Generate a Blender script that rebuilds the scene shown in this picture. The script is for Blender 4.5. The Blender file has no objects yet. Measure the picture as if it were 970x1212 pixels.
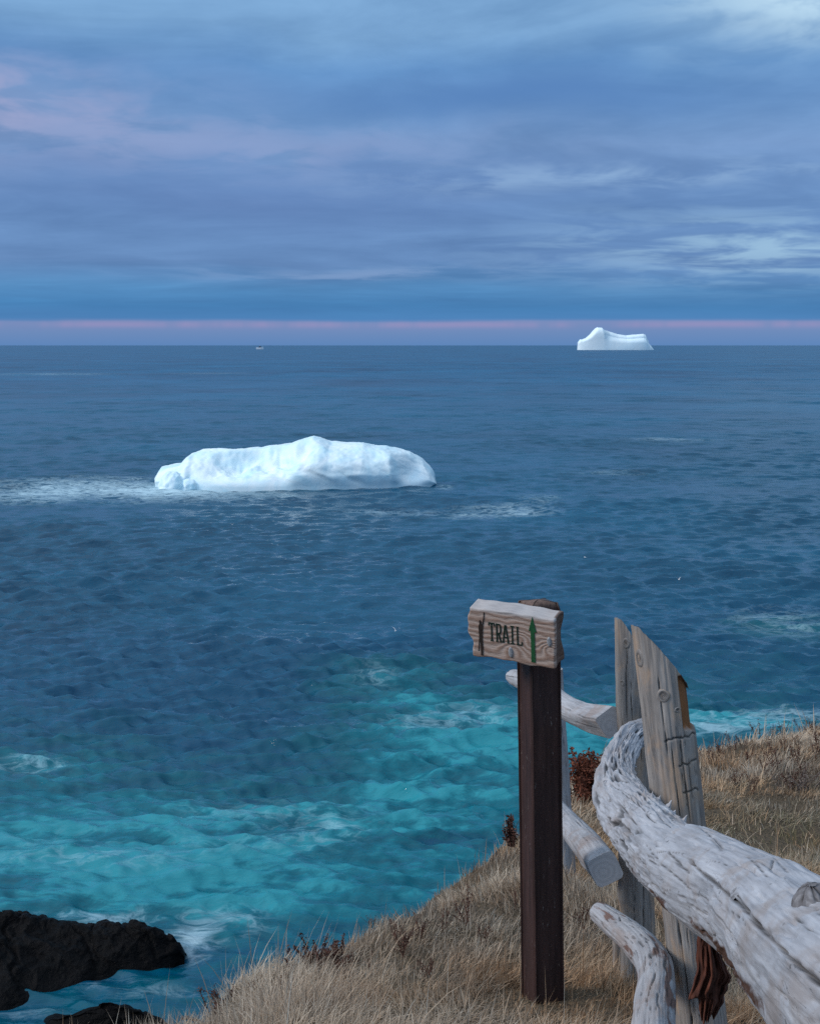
import bpy, math, random
import numpy as np
from mathutils import Vector

random.seed(7)
rng = np.random.default_rng(7)
S = bpy.context.scene
COL = S.collection

# ------------------------------------------------------------------ camera model
F = 1683.0                      # focal length in photograph pixels (970 x 1212)
H = 18.0                        # eye height above the sea
PITCH = math.atan(197.5 / F)
CP, SP = math.cos(PITCH), math.sin(PITCH)
FWD = np.array([0, CP, -SP]); UPV = np.array([0, SP, CP]); RGT = np.array([1.0, 0, 0])
EYE = np.array([0, 0, H])

def ray(px, py):
    return FWD + (px - 485) / F * RGT + (606 - py) / F * UPV

def P(px, py, y):
    """point of the world at distance y along the view heading"""
    r = ray(px, py)
    return EYE + r * (y / r[1])

def sea_pt(px, py):
    r = ray(px, py)
    return EYE + r * (-H / r[2])

# ------------------------------------------------------------------ numpy noise
def _hash(i, j, k, seed):
    h = (i * 374761393 + j * 668265263 + k * 2147483647 + seed * 144269) & 0xFFFFFFFF
    h = ((h ^ (h >> 13)) * 1274126177) & 0xFFFFFFFF
    h = h ^ (h >> 16)
    return (h & 0xFFFF) / 65535.0

def vnoise(x, y, z=0.0, seed=0):
    x, y, z = np.broadcast_arrays(np.asarray(x, float), np.asarray(y, float), np.asarray(z, float))
    i, j, k = np.floor(x).astype(np.int64), np.floor(y).astype(np.int64), np.floor(z).astype(np.int64)
    f, g, h = x - i, y - j, z - k
    f = f * f * (3 - 2 * f); g = g * g * (3 - 2 * g); h = h * h * (3 - 2 * h)
    r = 0
    for a in (0, 1):
        for b in (0, 1):
            for c in (0, 1):
                w = (f if a else 1 - f) * (g if b else 1 - g) * (h if c else 1 - h)
                r = r + w * _hash(i + a, j + b, k + c, seed)
    return r * 2 - 1

def fbm(x, y, z=0.0, oct=4, seed=0, gain=0.5):
    r, a, s = 0, 1.0, 1.0
    for o in range(oct):
        r = r + a * vnoise(np.asarray(x) * s, np.asarray(y) * s, np.asarray(z) * s, seed + o * 17)
        a *= gain; s *= 2.03
    return r

def sstep(a, b, x):
    t = np.clip((x - a) / (b - a), 0, 1)
    return t * t * (3 - 2 * t)

# ------------------------------------------------------------------ object helpers
def link(o, parent=None):
    COL.objects.link(o)
    if parent is not None:
        o.parent = parent
    return o

def tag(o, label=None, cat=None, group=None, kind=None):
    if label: o["label"] = label
    if cat: o["category"] = cat
    if group: o["group"] = group
    if kind: o["kind"] = kind
    return o

def world_loc(o):
    v = Vector((0, 0, 0))
    while o is not None:
        v = v + o.location
        o = o.parent
    return np.array(v)

def mesh_obj(name, V, faces, mat, parent=None, smooth=True, attrs=None, loc=None):
    """V in world coordinates; faces: array (n,4) / (n,3) or list of lists"""
    V = np.asarray(V, float).reshape(-1, 3)
    if loc is None:
        loc = np.zeros(3) if parent is not None else np.array([V[:, 0].mean(), V[:, 1].mean(), V[:, 2].min()])
    base = (world_loc(parent) if parent is not None else np.zeros(3)) + loc
    me = bpy.data.meshes.new(name)
    if isinstance(faces, np.ndarray):
        n, k = faces.shape
        idx = faces.ravel().astype(np.int32)
        starts = np.arange(0, n * k, k, dtype=np.int32)
        tot = np.full(n, k, np.int32)
    else:
        tot = np.array([len(f) for f in faces], np.int32)
        idx = np.array([i for f in faces for i in f], np.int32)
        starts = np.concatenate(([0], np.cumsum(tot)[:-1])).astype(np.int32)
        n = len(tot)
    me.vertices.add(len(V)); me.loops.add(len(idx)); me.polygons.add(n)
    me.vertices.foreach_set("co", (V - base).astype(np.float32).ravel())
    me.loops.foreach_set("vertex_index", idx)
    me.polygons.foreach_set("loop_start", starts)
    me.polygons.foreach_set("loop_total", tot)
    me.polygons.foreach_set("use_smooth", np.full(n, bool(smooth)))
    me.update(calc_edges=True)
    if attrs:
        for k, (ty, dat) in attrs.items():
            a = me.attributes.new(k, ty, "POINT")
            a.data.foreach_set("vector" if ty == "FLOAT_VECTOR" else "value", np.asarray(dat, np.float32).ravel())
    me.materials.append(mat)
    o = bpy.data.objects.new(name, me)
    o.location = loc
    return link(o, parent)

def empty(name, loc):
    o = bpy.data.objects.new(name, None)
    o.empty_display_size = 0.1
    o.location = loc
    return link(o)

def merge(parts):
    """parts: list of (V, faces list) -> one"""
    VV, FF, n = [], [], 0
    for V, f in parts:
        V = np.asarray(V, float)
        VV.append(V); FF += [[i + n for i in q] for q in (f.tolist() if isinstance(f, np.ndarray) else f)]
        n += len(V)
    return np.concatenate(VV), FF

def grid_faces(nu, nv, wrap_u=False, off=0):
    iu = np.arange(nu if wrap_u else nu - 1); iv = np.arange(nv - 1)
    a, b = np.meshgrid(iu, iv, indexing="ij")
    a2 = (a + 1) % nu
    return np.stack([a * nv + b, a2 * nv + b, a2 * nv + b + 1, a * nv + b + 1], -1).reshape(-1, 4) + off

# ------------------------------------------------------------------ material helpers
def lin(c):
    r = []
    for v in c:
        v = v / 255.0
        r.append(v / 12.92 if v <= 0.04045 else ((v + 0.055) / 1.055) ** 2.4)
    return tuple(r)

class NT:
    def __init__(self, nt):
        self.nt = nt
        nt.nodes.clear()
    def n(self, typ, inputs=None, **props):
        nd = self.nt.nodes.new(typ)
        for k, v in props.items():
            setattr(nd, k, v)
        for k, v in (inputs or {}).items():
            self.set(nd, k, v)
        return nd
    def set(self, nd, k, v):
        s = nd.inputs[k]
        if isinstance(v, bpy.types.NodeSocket):
            self.nt.links.new(v, s)
        else:
            if hasattr(s.default_value, "__len__") and len(s.default_value) == 4 and len(v) == 3:
                v = tuple(v) + (1.0,)
            s.default_value = v
    def m(self, op, a, b=0.0, c=None):
        d = {0: a, 1: b}
        if c is not None: d[2] = c
        return self.n("ShaderNodeMath", d, operation=op).outputs[0]
    def ss(self, a, b, x):
        return self.n("ShaderNodeMapRange", {"Value": x, "From Min": a, "From Max": b, "To Min": 0.0, "To Max": 1.0},
                      interpolation_type="SMOOTHSTEP").outputs[0]
    def rng(self, a, b, x, c=0.0, d=1.0):
        return self.n("ShaderNodeMapRange", {"Value": x, "From Min": a, "From Max": b, "To Min": c, "To Max": d}).outputs[0]
    def mix(self, f, a, b, blend="MIX"):
        nd = self.nt.nodes.new("ShaderNodeMix")
        nd.data_type = "RGBA"; nd.blend_type = blend
        self.set(nd, 0, f); self.set(nd, 6, a); self.set(nd, 7, b)
        return nd.outputs[2]
    def ramp(self, f, stops, interp="LINEAR"):
        nd = self.n("ShaderNodeValToRGB", {"Fac": f})
        cr = nd.color_ramp
        cr.interpolation = interp
        while len(cr.elements) < len(stops): cr.elements.new(0.5)
        for e, (p, c) in zip(cr.elements, stops):
            e.position = p; e.color = tuple(c) + (1.0,)
        return nd.outputs[0]
    def noise(self, vec, scale, detail=4.0, rough=0.55, dist=0.0):
        return self.n("ShaderNodeTexNoise", {"Vector": vec, "Scale": scale, "Detail": detail, "Roughness": rough,
                                             "Distortion": dist}).outputs[0]
    def mapv(self, vec, scale=(1, 1, 1), loc=(0, 0, 0), rot=(0, 0, 0)):
        return self.n("ShaderNodeMapping", {"Vector": vec, "Scale": scale, "Location": loc, "Rotation": rot}).outputs[0]
    def xyz(self, x, y, z):
        return self.n("ShaderNodeCombineXYZ", {0: x, 1: y, 2: z}).outputs[0]
    def attr(self, name, out="Fac"):
        return self.n("ShaderNodeAttribute", attribute_name=name).outputs[out]
    def obj(self):
        return self.n("ShaderNodeTexCoord").outputs["Object"]
    def pos(self):
        return self.n("ShaderNodeNewGeometry").outputs["Position"]

def material(name):
    m = bpy.data.materials.new(name)
    m.use_nodes = True
    t = NT(m.node_tree)
    out = t.n("ShaderNodeOutputMaterial")
    b = t.n("ShaderNodeBsdfPrincipled")
    t.nt.links.new(b.outputs[0], out.inputs[0])
    return m, t, b

def bump(t, b, h, dist, strength=1.0, normal=None):
    d = {"Height": h, "Distance": dist, "Strength": strength}
    if normal is not None: d["Normal"] = normal
    o = t.n("ShaderNodeBump", d).outputs[0]
    t.set(b, "Normal", o)
    return o

# ------------------------------------------------------------------ camera
cam = bpy.data.cameras.new("camera")
cam.sensor_fit = "VERTICAL"; cam.sensor_height = 36.0; cam.sensor_width = 36.0 * 970 / 1212
cam.lens = F / 1212 * 36.0
cam.clip_start = 0.05; cam.clip_end = 200000
cam_o = link(bpy.data.objects.new("camera", cam))
cam_o.location = EYE
cam_o.rotation_euler = (math.pi / 2 - PITCH, 0, 0)
S.camera = cam_o

# ------------------------------------------------------------------ sky and light
SUN_EL, SUN_AZ = math.radians(30), math.radians(256)     # azimuth clockwise from +Y: behind, to the left
W = bpy.data.worlds.new("World"); S.world = W; W.use_nodes = True
t = NT(W.node_tree)
wo = t.n("ShaderNodeOutputWorld")
sky = t.n("ShaderNodeTexSky", sky_type="NISHITA", sun_disc=False, sun_elevation=SUN_EL, sun_rotation=SUN_AZ)
bg1 = t.n("ShaderNodeBackground", {"Color": sky.outputs[0], "Strength": 0.08})
gen = t.n("ShaderNodeTexCoord").outputs["Generated"]
sep = t.n("ShaderNodeSeparateXYZ", {0: gen})
el = t.m("MULTIPLY", t.m("ARCSINE", sep.outputs[2]), 180 / math.pi)
az = t.m("MULTIPLY", t.m("ARCTAN2", sep.outputs[0], sep.outputs[1]), 180 / math.pi)
elp = t.m("MAXIMUM", el, 0.0)
# noise coordinates: cloud bands get flatter towards the horizon
lev = t.m("LOGARITHM", t.m("ADD", elp, 2.0), 2.0)
wob = t.noise(t.xyz(t.m("MULTIPLY", az, 0.10), t.m("MULTIPLY", lev, 1.2), 3.0), 1.0, 3.0)
elw = t.m("ADD", elp, t.m("MULTIPLY", t.m("SUBTRACT", wob, 0.5), t.m("MINIMUM", t.m("MULTIPLY", elp, 0.45), 3.2)))
C = lambda *c: lin(c)
low = t.ramp(t.m("DIVIDE", elw, 18.0), [
    (0.0, C(90, 134, 190)), (0.026, C(104, 138, 190)), (0.050, C(118, 140, 191)), (0.056, C(66, 128, 188)),
    (0.085, C(56, 124, 183)), (0.125, C(72, 132, 188)), (0.18, C(96, 137, 191)), (0.30, C(98, 138, 192)),
    (0.42, C(111, 147, 197)), (0.52, C(105, 147, 198)), (0.60, C(98, 146, 200)), (0.68, C(116, 160, 206)),
    (0.80, C(122, 166, 211)), (1.0, C(120, 176, 218))])
# overcast dome above the frame: brighter towards the zenith
col = t.mix(t.ss(18.0, 66.0, el), low, (0.98, 1.13, 1.35))
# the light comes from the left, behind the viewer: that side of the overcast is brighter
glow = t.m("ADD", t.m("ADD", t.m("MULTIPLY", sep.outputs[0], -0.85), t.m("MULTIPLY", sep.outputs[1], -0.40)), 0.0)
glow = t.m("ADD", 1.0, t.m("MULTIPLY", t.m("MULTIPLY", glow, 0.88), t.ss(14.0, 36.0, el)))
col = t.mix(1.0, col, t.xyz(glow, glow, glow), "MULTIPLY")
# cloud texture
nv = t.xyz(t.m("MULTIPLY", az, 0.085), t.m("MULTIPLY", lev, 3.2), 0.7)
n1 = t.noise(nv, 1.0, 6.0, 0.6, 0.6)
n2 = t.noise(t.xyz(t.m("MULTIPLY", az, 0.26), t.m("MULTIPLY", lev, 6.5), 4.2), 1.0, 4.5, 0.55, 0.35)
br = t.m("ADD", t.rng(0.3, 0.7, n1, 0.78, 1.22), t.rng(0.3, 0.7, n2, -0.10, 0.10))
br = t.m("ADD", 1.0, t.m("MULTIPLY", t.m("SUBTRACT", br, 1.0), t.ss(0.4, 2.4, elp)))
col = t.mix(1.0, col, t.n("ShaderNodeCombineColor", {0: br, 1: t.m("ADD", t.m("MULTIPLY", br, 0.8), 0.2),
                                                     2: t.m("ADD", t.m("MULTIPLY", br, 0.6), 0.4)}).outputs[0], "MULTIPLY")
def blob(a0, wa, e0, we):
    u = t.m("DIVIDE", t.m("SUBTRACT", az, a0), wa)
    v = t.m("DIVIDE", t.m("SUBTRACT", elw, e0), we)
    r = t.m("ADD", t.m("MULTIPLY", u, u), t.m("MULTIPLY", v, v))
    return t.m("EXPONENT", t.m("MULTIPLY", r, -1.0))
st = t.ss(0.40, 0.62, n2)
def clamp01(x): return t.m("MINIMUM", t.m("MAXIMUM", x, 0.0), 1.0)
# rosy patch left, darker belt, pale streaks right, bright break top right, pink slit above the sea
pk = t.m("MULTIPLY", blob(-17.0, 7.0, 8.9, 1.5), t.m("ADD", 0.25, t.m("MULTIPLY", st, 0.75)))
col = t.mix(clamp01(pk), col, C(160, 166, 206))
col = t.mix(clamp01(t.m("MULTIPLY", blob(-8.0, 10.0, 7.6, 1.2), t.m("MULTIPLY", st, 0.5))), col, C(150, 165, 208))
col = t.mix(clamp01(t.m("MULTIPLY", blob(4.0, 10.0, 9.7, 1.0), 0.85)), col, C(82, 128, 188))
col = t.mix(clamp01(t.m("MULTIPLY", blob(-6.0, 12.0, 5.9, 1.2), 0.55)), col, C(92, 126, 184))
col = t.mix(clamp01(t.m("MULTIPLY", blob(15.0, 8.0, 3.7, 1.0), t.m("MULTIPLY", st, 0.85))), col, C(158, 196, 226))
col = t.mix(clamp01(t.m("MULTIPLY", blob(9.0, 9.0, 6.3, 0.5), t.m("MULTIPLY", st, 0.7))), col, C(150, 184, 222))
col = t.mix(clamp01(t.m("MULTIPLY", blob(-2.0, 7.0, 2.75, 0.28), t.m("MULTIPLY", st, 0.65))), col, C(130, 160, 206))
col = t.mix(clamp01(t.m("MULTIPLY", blob(15.5, 5.0, 13.3, 1.7), t.m("ADD", 0.3, t.m("MULTIPLY", st, 0.8)))), col, C(190, 222, 244))
sl = t.noise(t.xyz(t.m("MULTIPLY", az, 0.22), 0.0, 9.0), 1.0, 4.0, 0.6)
slit_e = t.m("ADD", 0.80, t.m("MULTIPLY", t.m("SUBTRACT", sl, 0.5), 0.18))
dv = t.m("DIVIDE", t.m("SUBTRACT", el, slit_e), 0.13)
slit = t.m("MULTIPLY", t.m("EXPONENT", t.m("MULTIPLY", t.m("MULTIPLY", dv, dv), -1.0)), t.ss(0.40, 0.56, sl))
col = t.mix(t.m("MULTIPLY", slit, 0.55), col, C(156, 146, 194))
# soft cloud mottling higher up (out of the frame, seen only by the water and the light)
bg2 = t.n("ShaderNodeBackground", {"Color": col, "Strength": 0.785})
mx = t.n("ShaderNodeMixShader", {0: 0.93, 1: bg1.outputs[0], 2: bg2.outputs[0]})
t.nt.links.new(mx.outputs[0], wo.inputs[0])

sun = bpy.data.lights.new("sun", "SUN")
sun.energy = 1.5; sun.angle = math.radians(18); sun.color = (1.0, 0.91, 0.81)
sun_o = link(bpy.data.objects.new("sun", sun))
sd = Vector((math.sin(SUN_AZ) * math.cos(SUN_EL), math.cos(SUN_AZ) * math.cos(SUN_EL), math.sin(SUN_EL)))
sun_o.rotation_euler = sd.to_track_quat("Z", "Y").to_euler()
sun_o.location = (-6, -6, H + 8)

# ------------------------------------------------------------------ sea
def sea():
    rad = np.concatenate([np.geomspace(8, 30, 24, endpoint=False), np.geomspace(30, 1500, 1400, endpoint=False),
                          np.geomspace(1500, 6000, 200, endpoint=False), np.geomspace(6000, 90000, 40)])
    a_in = np.radians(np.linspace(-22, 22, 760))
    a_out = np.radians(np.linspace(22, 338, 120)[1:-1])
    ang = np.concatenate([a_in, a_out])
    A, R = np.meshgrid(ang, rad, indexing="ij")
    X, Y = R * np.sin(A), R * np.cos(A)
    dr = np.gradient(rad)[None, :] * np.ones_like(A)
    Z = np.zeros_like(X); DX = np.zeros_like(X); DY = np.zeros_like(X)
    r2 = np.random.default_rng(3)
    NW = 72
    lam = np.concatenate([np.geomspace(0.5, 4.2, 60), np.geomspace(5.0, 34.0, 12)])
    for i, L in enumerate(lam):
        th = math.radians(-97) + r2.normal(0, 0.42)
        k = 2 * math.pi / L
        amp = (0.0215 * L ** 0.95 / (1 + (L / 3.2) ** 2) if L < 4.5 else 0.0042 * L) * (0.6 + 0.8 * r2.random())
        fade = np.clip((L / (dr + 1e-6) - 2.2) / 2.5, 0, 1)
        warp = 0.9 * vnoise(X / (L * 4 + 6), Y / (L * 4 + 6), i * 1.7, 5) if i % 2 == 0 else 0
        ph = k * (X * math.cos(th) + Y * math.sin(th)) + r2.random() * 6.28 + warp * 1.2
        Z += amp * fade * np.cos(ph)
        DX -= 0.42 * amp * fade * math.cos(th) * np.sin(ph)
        DY -= 0.42 * amp * fade * math.sin(th) * np.sin(ph)
    patch = 0.85 + 0.45 * fbm(X / 38, Y / 26, 0, 3, 9)
    calm = 0.68 + 0.32 * sstep(42, 80, Y)            # the cove close to the rocks is smoother
    patch = np.clip(patch, 0.3, 1.4) * calm
    Z *= patch; DX *= patch; DY *= patch
    # --- shallow, aerated water near the shore and patches of foam: smooth masks, detailed in the material
    def ell(px, py, wpx, hpx):
        c = sea_pt(px, py); d = math.hypot(c[0], c[1])
        near = sea_pt(px, py + hpx); far = sea_pt(px, py - hpx)
        wx = wpx * d / F; wy = max(0.5 * (far[1] - near[1]), 0.4)
        return np.exp(-(((X - c[0]) / wx) ** 2 + ((Y - c[1]) / wy) ** 2))
    wx_ = 6 * fbm(X / 22, Y / 16, 0, 3, 31)
    shore = 1 - sstep(44, 98, Y + wx_ - 0.10 * X)
    milk = 0.46 * shore
    for px, py, w, h, a in [(60, 1010, 230, 60, 0.52), (300, 960, 170, 45, 0.58), (520, 930, 130, 50, 0.35),
                            (560, 870, 120, 38, 0.58), (480, 815, 110, 40, 0.55), (870, 850, 120, 28, 0.7),
                            (700, 840, 90, 40, 0.45), (930, 740, 90, 22, 0.45), (60, 905, 90, 28, 0.5),
                            (690, 755, 150, 18, 0.16), (860, 800, 140, 22, 0.25), (250, 1060, 240, 40, 0.45),
                            (230, 560, 30, 16, 0.5), (290, 580, 150, 14, 0.28), (560, 600, 110, 9, 0.2),
                            (700, 900, 120, 40, 0.35), (560, 1010, 90, 50, 0.25)]:
        milk = milk + a * ell(px, py, w, h)
    foam = np.zeros_like(X)
    for px, py, w, h, a in [(95, 576, 120, 14, 0.95), (200, 582, 70, 9, 1.0), (30, 588, 60, 8, 0.6), (280, 588, 110, 8, 0.7),
                            (440, 603, 80, 6, 0.5), (600, 602, 60, 7, 0.75), (560, 610, 90, 6, 0.5), (640, 590, 40, 6, 0.45),
                            (925, 735, 70, 22, 0.55), (790, 521, 60, 3.5, 0.75), (720, 560, 60, 4, 0.4),
                            (30, 905, 60, 18, 0.5), (445, 800, 36, 16, 0.40), (500, 856, 70, 14, 0.46), (570, 845, 70, 16, 0.42),
                            (385, 985, 90, 26, 0.38), (120, 1010, 200, 36, 0.34), (300, 950, 120, 26, 0.34),
                            (222, 1106, 34, 16, 1.0), (232, 1124, 22, 12, 0.75), (280, 1090, 50, 16, 0.5), (130, 1160, 60, 10, 0.55),
                            (880, 850, 100, 22, 0.5), (840, 870, 60, 10, 0.6), (950, 840, 60, 18, 0.45), (110, 1082, 110, 8, 0.7),
                            (60, 443, 90, 2.0, 0.55), (250, 442, 60, 1.6, 0.45), (20, 1195, 60, 10, 0.5), (200, 1175, 70, 10, 0.4),
                            (525, 577, 12, 3, 0.8)]:
        foam = foam + a * ell(px, py, w, h)
    V = np.stack([X + DX, Y + DY, Z], -1).reshape(-1, 3)
    m, t, b = material("sea_water")
    pos = t.pos()
    milk_n = t.attr("milk"); foam_n = t.attr("foam")
    fl = t.mapv(pos, (0.13, 0.26, 0.2), rot=(0, 0, 0.25))
    nA = t.noise(fl, 1.0, 7.0, 0.62, 1.6)
    nB = t.noise(t.mapv(pos, (0.55, 1.05, 0.9), rot=(0, 0, 0.22)), 1.0, 6.0, 0.66, 0.7)
    nC = t.noise(t.mapv(pos, (0.010, 0.008, 0.0)), 1.0, 9.0, 0.72, 0.3)
    deep = t.mix(t.rng(0.30, 0.70, nC), C(0, 42, 66), C(0, 84, 114))
    off = t.ss(130.0, 900.0, t.n('ShaderNodeSeparateXYZ', {0: pos}).outputs[1])      # bluer, deeper water offshore
    deep = t.mix(off, deep, t.mix(t.rng(0.34, 0.66, nC), C(0, 46, 80), C(0, 86, 124)))
    mk = t.m("MULTIPLY", milk_n, t.rng(0.3, 0.7, nA, 0.55, 1.40))
    mk = t.m("ADD", mk, t.m("MULTIPLY", milk_n, t.rng(0.35, 0.68, nB, -0.22, 0.24)))
    mk = t.m("ADD", mk, t.m("MULTIPLY", milk_n, t.rng(-0.16, 0.20, t.attr("crest"), -0.15, 0.18)))  # wave light and shade put into the colour: crests paler, troughs darker
    watcol = t.ramp(mk, [(0.0, lin((0, 60, 94))), (0.22, lin((0, 66, 92))), (0.5, lin((0, 78, 94))),
                         (0.8, lin((0, 97, 112))), (1.0, lin((34, 128, 140)))])
    watcol = t.mix(t.ss(0.0, 0.2, mk), deep, watcol)
    fthr = t.m("SUBTRACT", 1.0, foam_n)
    veins = t.m("ABSOLUTE", t.m("SUBTRACT", nB, 0.5))
    fv = t.m("SUBTRACT", t.m("ADD", t.m("MULTIPLY", nA, 0.7), t.rng(0.0, 0.16, veins, 0.55, 0.1)), t.m("MULTIPLY", fthr, 0.55))
    fm = t.m("MULTIPLY", t.ss(0.30, 1.25, fv), t.ss(0.03, 0.35, foam_n))
    colr = t.mix(fm, watcol, (0.46, 0.64, 0.72))
    t.set(b, "Base Color", colr)
    t.set(b, "Roughness", t.m("ADD", t.m('ADD', t.rng(40.0, 200.0, t.n('ShaderNodeSeparateXYZ', {0: pos}).outputs[1], 0.07, 0.21), t.rng(200.0, 1000.0, t.n('ShaderNodeSeparateXYZ', {0: pos}).outputs[1], 0.0, 0.13)), t.m("MULTIPLY", fm, 0.4)))
    b.inputs["IOR"].default_value = 1.33
    b.inputs["Specular IOR Level"].default_value = 0.36
    h1 = t.noise(t.mapv(pos, (0.75, 1.7, 1.0), rot=(0, 0, 0.12)), 1.0, 4.0, 0.6, 0.5)
    h2 = t.noise(t.mapv(pos, (0.07, 0.20, 0.1), rot=(0, 0, -0.1)), 1.0, 5.0, 0.62, 0.5)
    far_w = t.ss(150.0, 2500.0, t.n('ShaderNodeSeparateXYZ', {0: pos}).outputs[1])
    hh = t.m("ADD", t.m("MULTIPLY", h1, 0.2), t.m("MULTIPLY", t.m('MULTIPLY', h2, far_w), 0.35))
    bump(t, b, hh, 1.0, 0.5)
    o = mesh_obj("sea", V, grid_faces(len(ang), len(rad), wrap_u=True), m, loc=np.zeros(3),
                 attrs={"milk": ("FLOAT", milk), "foam": ("FLOAT", foam), "crest": ("FLOAT", Z)})
    tag(o, kind="structure")
sea()

# ------------------------------------------------------------------ ground: grassy headland and cliff
EDGE = np.array([(-30, -16), (-7, -4.5), (-3.2, -0.2), (-1.62, 2.0), (-.83, 3.4), (-.25, 4.25), (.40, 6.0), (.80, 7.6), (1.12, 9.0),
                 (1.95, 9.6), (3.15, 10.9), (6, 13), (12, 15), (40, 19)], float)

def edge_dist(x, y):
    """signed distance to the cliff edge, positive on land"""
    x = np.asarray(x, float); y = np.asarray(y, float)
    best = np.full(x.shape, 1e9); sgn = np.ones(x.shape)
    for a, b in zip(EDGE[:-1], EDGE[1:]):
        d = b - a; L2 = (d ** 2).sum()
        u = np.clip(((x - a[0]) * d[0] + (y - a[1]) * d[1]) / L2, 0, 1)
        dx, dy = x - a[0] - u * d[0], y - a[1] - u * d[1]
        dd = np.hypot(dx, dy)
        s = np.sign(d[1] * (x - a[0]) - d[0] * (y - a[1]))
        s = np.where(s == 0, 1, s)
        m = dd < best
        sgn = np.where(m, s, sgn); best = np.where(m, dd, best)
    return best * sgn

def ground_z(x, y):
    x = np.asarray(x, float); y = np.asarray(y, float)
    base = H - 1.10 - 0.17 * np.maximum(y, 2.2) - 0.0 * x
    base = base + 0.05 * fbm(x * 0.9, y * 0.9, 0, 3, 3) + 0.02 * fbm(x * 3, y * 3, 0, 2, 8)
    base = base + 0.10 * np.exp(-(((x - 2.6) / 0.7) ** 2 + ((y - 8.6) / 0.9) ** 2))
    base = base - 0.10 * np.exp(-(((x - 1.75) / 0.6) ** 2 + ((y - 5.9) / 0.8) ** 2))
    s = edge_dist(x, y)
    s = s + 0.10 * fbm(x * 2.2, y * 2.2, 0, 3, 21)
    out = np.maximum(-s, 0)
    drop = 2.0 * out + 0.35 * out * fbm(x * 0.8, y * 0.8, base * 0, 4, 13)
    drop = drop + 0.10 * np.clip(1 - s / 0.5, 0, 1) ** 2 * (s > 0)+ 0.10 * (s <= 0)
    return np.maximum(base - drop, -3.0)

def hit(px, py):
    """where the line of sight through a photo pixel meets the ground"""
    r = ray(px, py); r = r / r[1]
    ys = np.linspace(1.5, 16, 2400)
    pts = EYE[None] + ys[:, None] * r[None]
    below = pts[:, 2] < ground_z(pts[:, 0], pts[:, 1])
    if not below.any(): return None
    return pts[np.argmax(below)]

def nonuni(a0, a1, b0, b1, step, n_out):
    l = b0 - np.geomspace(step, b0 - a0, n_out)[::-1]
    r = b1 + np.geomspace(step, a1 - b1, n_out)
    return np.concatenate([l, np.arange(b0, b1 + 1e-6, step), r])

def ground():
    xs = nonuni(-26, 34, -1.6, 4.4, 0.04, 45); ys = nonuni(-14, 30, 1.4, 13.5, 0.04, 45)
    X, Y = np.meshgrid(xs, ys, indexing="ij")
    Z = ground_z(X, Y)
    m, t, b = material("turf_and_cliff")
    pos = t.pos()
    n1 = t.noise(pos, 3.0, 5.0); n2 = t.noise(pos, 40.0, 3.0)
    soil = t.mix(n1, (0.06, 0.045, 0.030), (0.13, 0.10, 0.07))
    soil = t.mix(t.rng(0.3, 0.7, n2, 0.0, 0.5), soil, (0.10, 0.075, 0.05))
    nz = t.n("ShaderNodeSeparateXYZ", {0: t.n("ShaderNodeNewGeometry").outputs["True Normal"]}).outputs[2]
    rock = t.mix(t.noise(pos, 2.0, 6.0), (0.02, 0.018, 0.017), (0.07, 0.06, 0.055))
    t.set(b, "Base Color", t.mix(t.ss(0.80, 0.62, nz), soil, rock))
    b.inputs["Roughness"].default_value = 0.95
    b.inputs["Specular IOR Level"].default_value = 0.1
    bump(t, b, n2, 0.03)
    o = mesh_obj("ground", np.stack([X, Y, Z], -1), grid_faces(len(xs), len(ys)), m, loc=np.zeros(3))
    tag(o, kind="structure")
ground()

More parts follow.
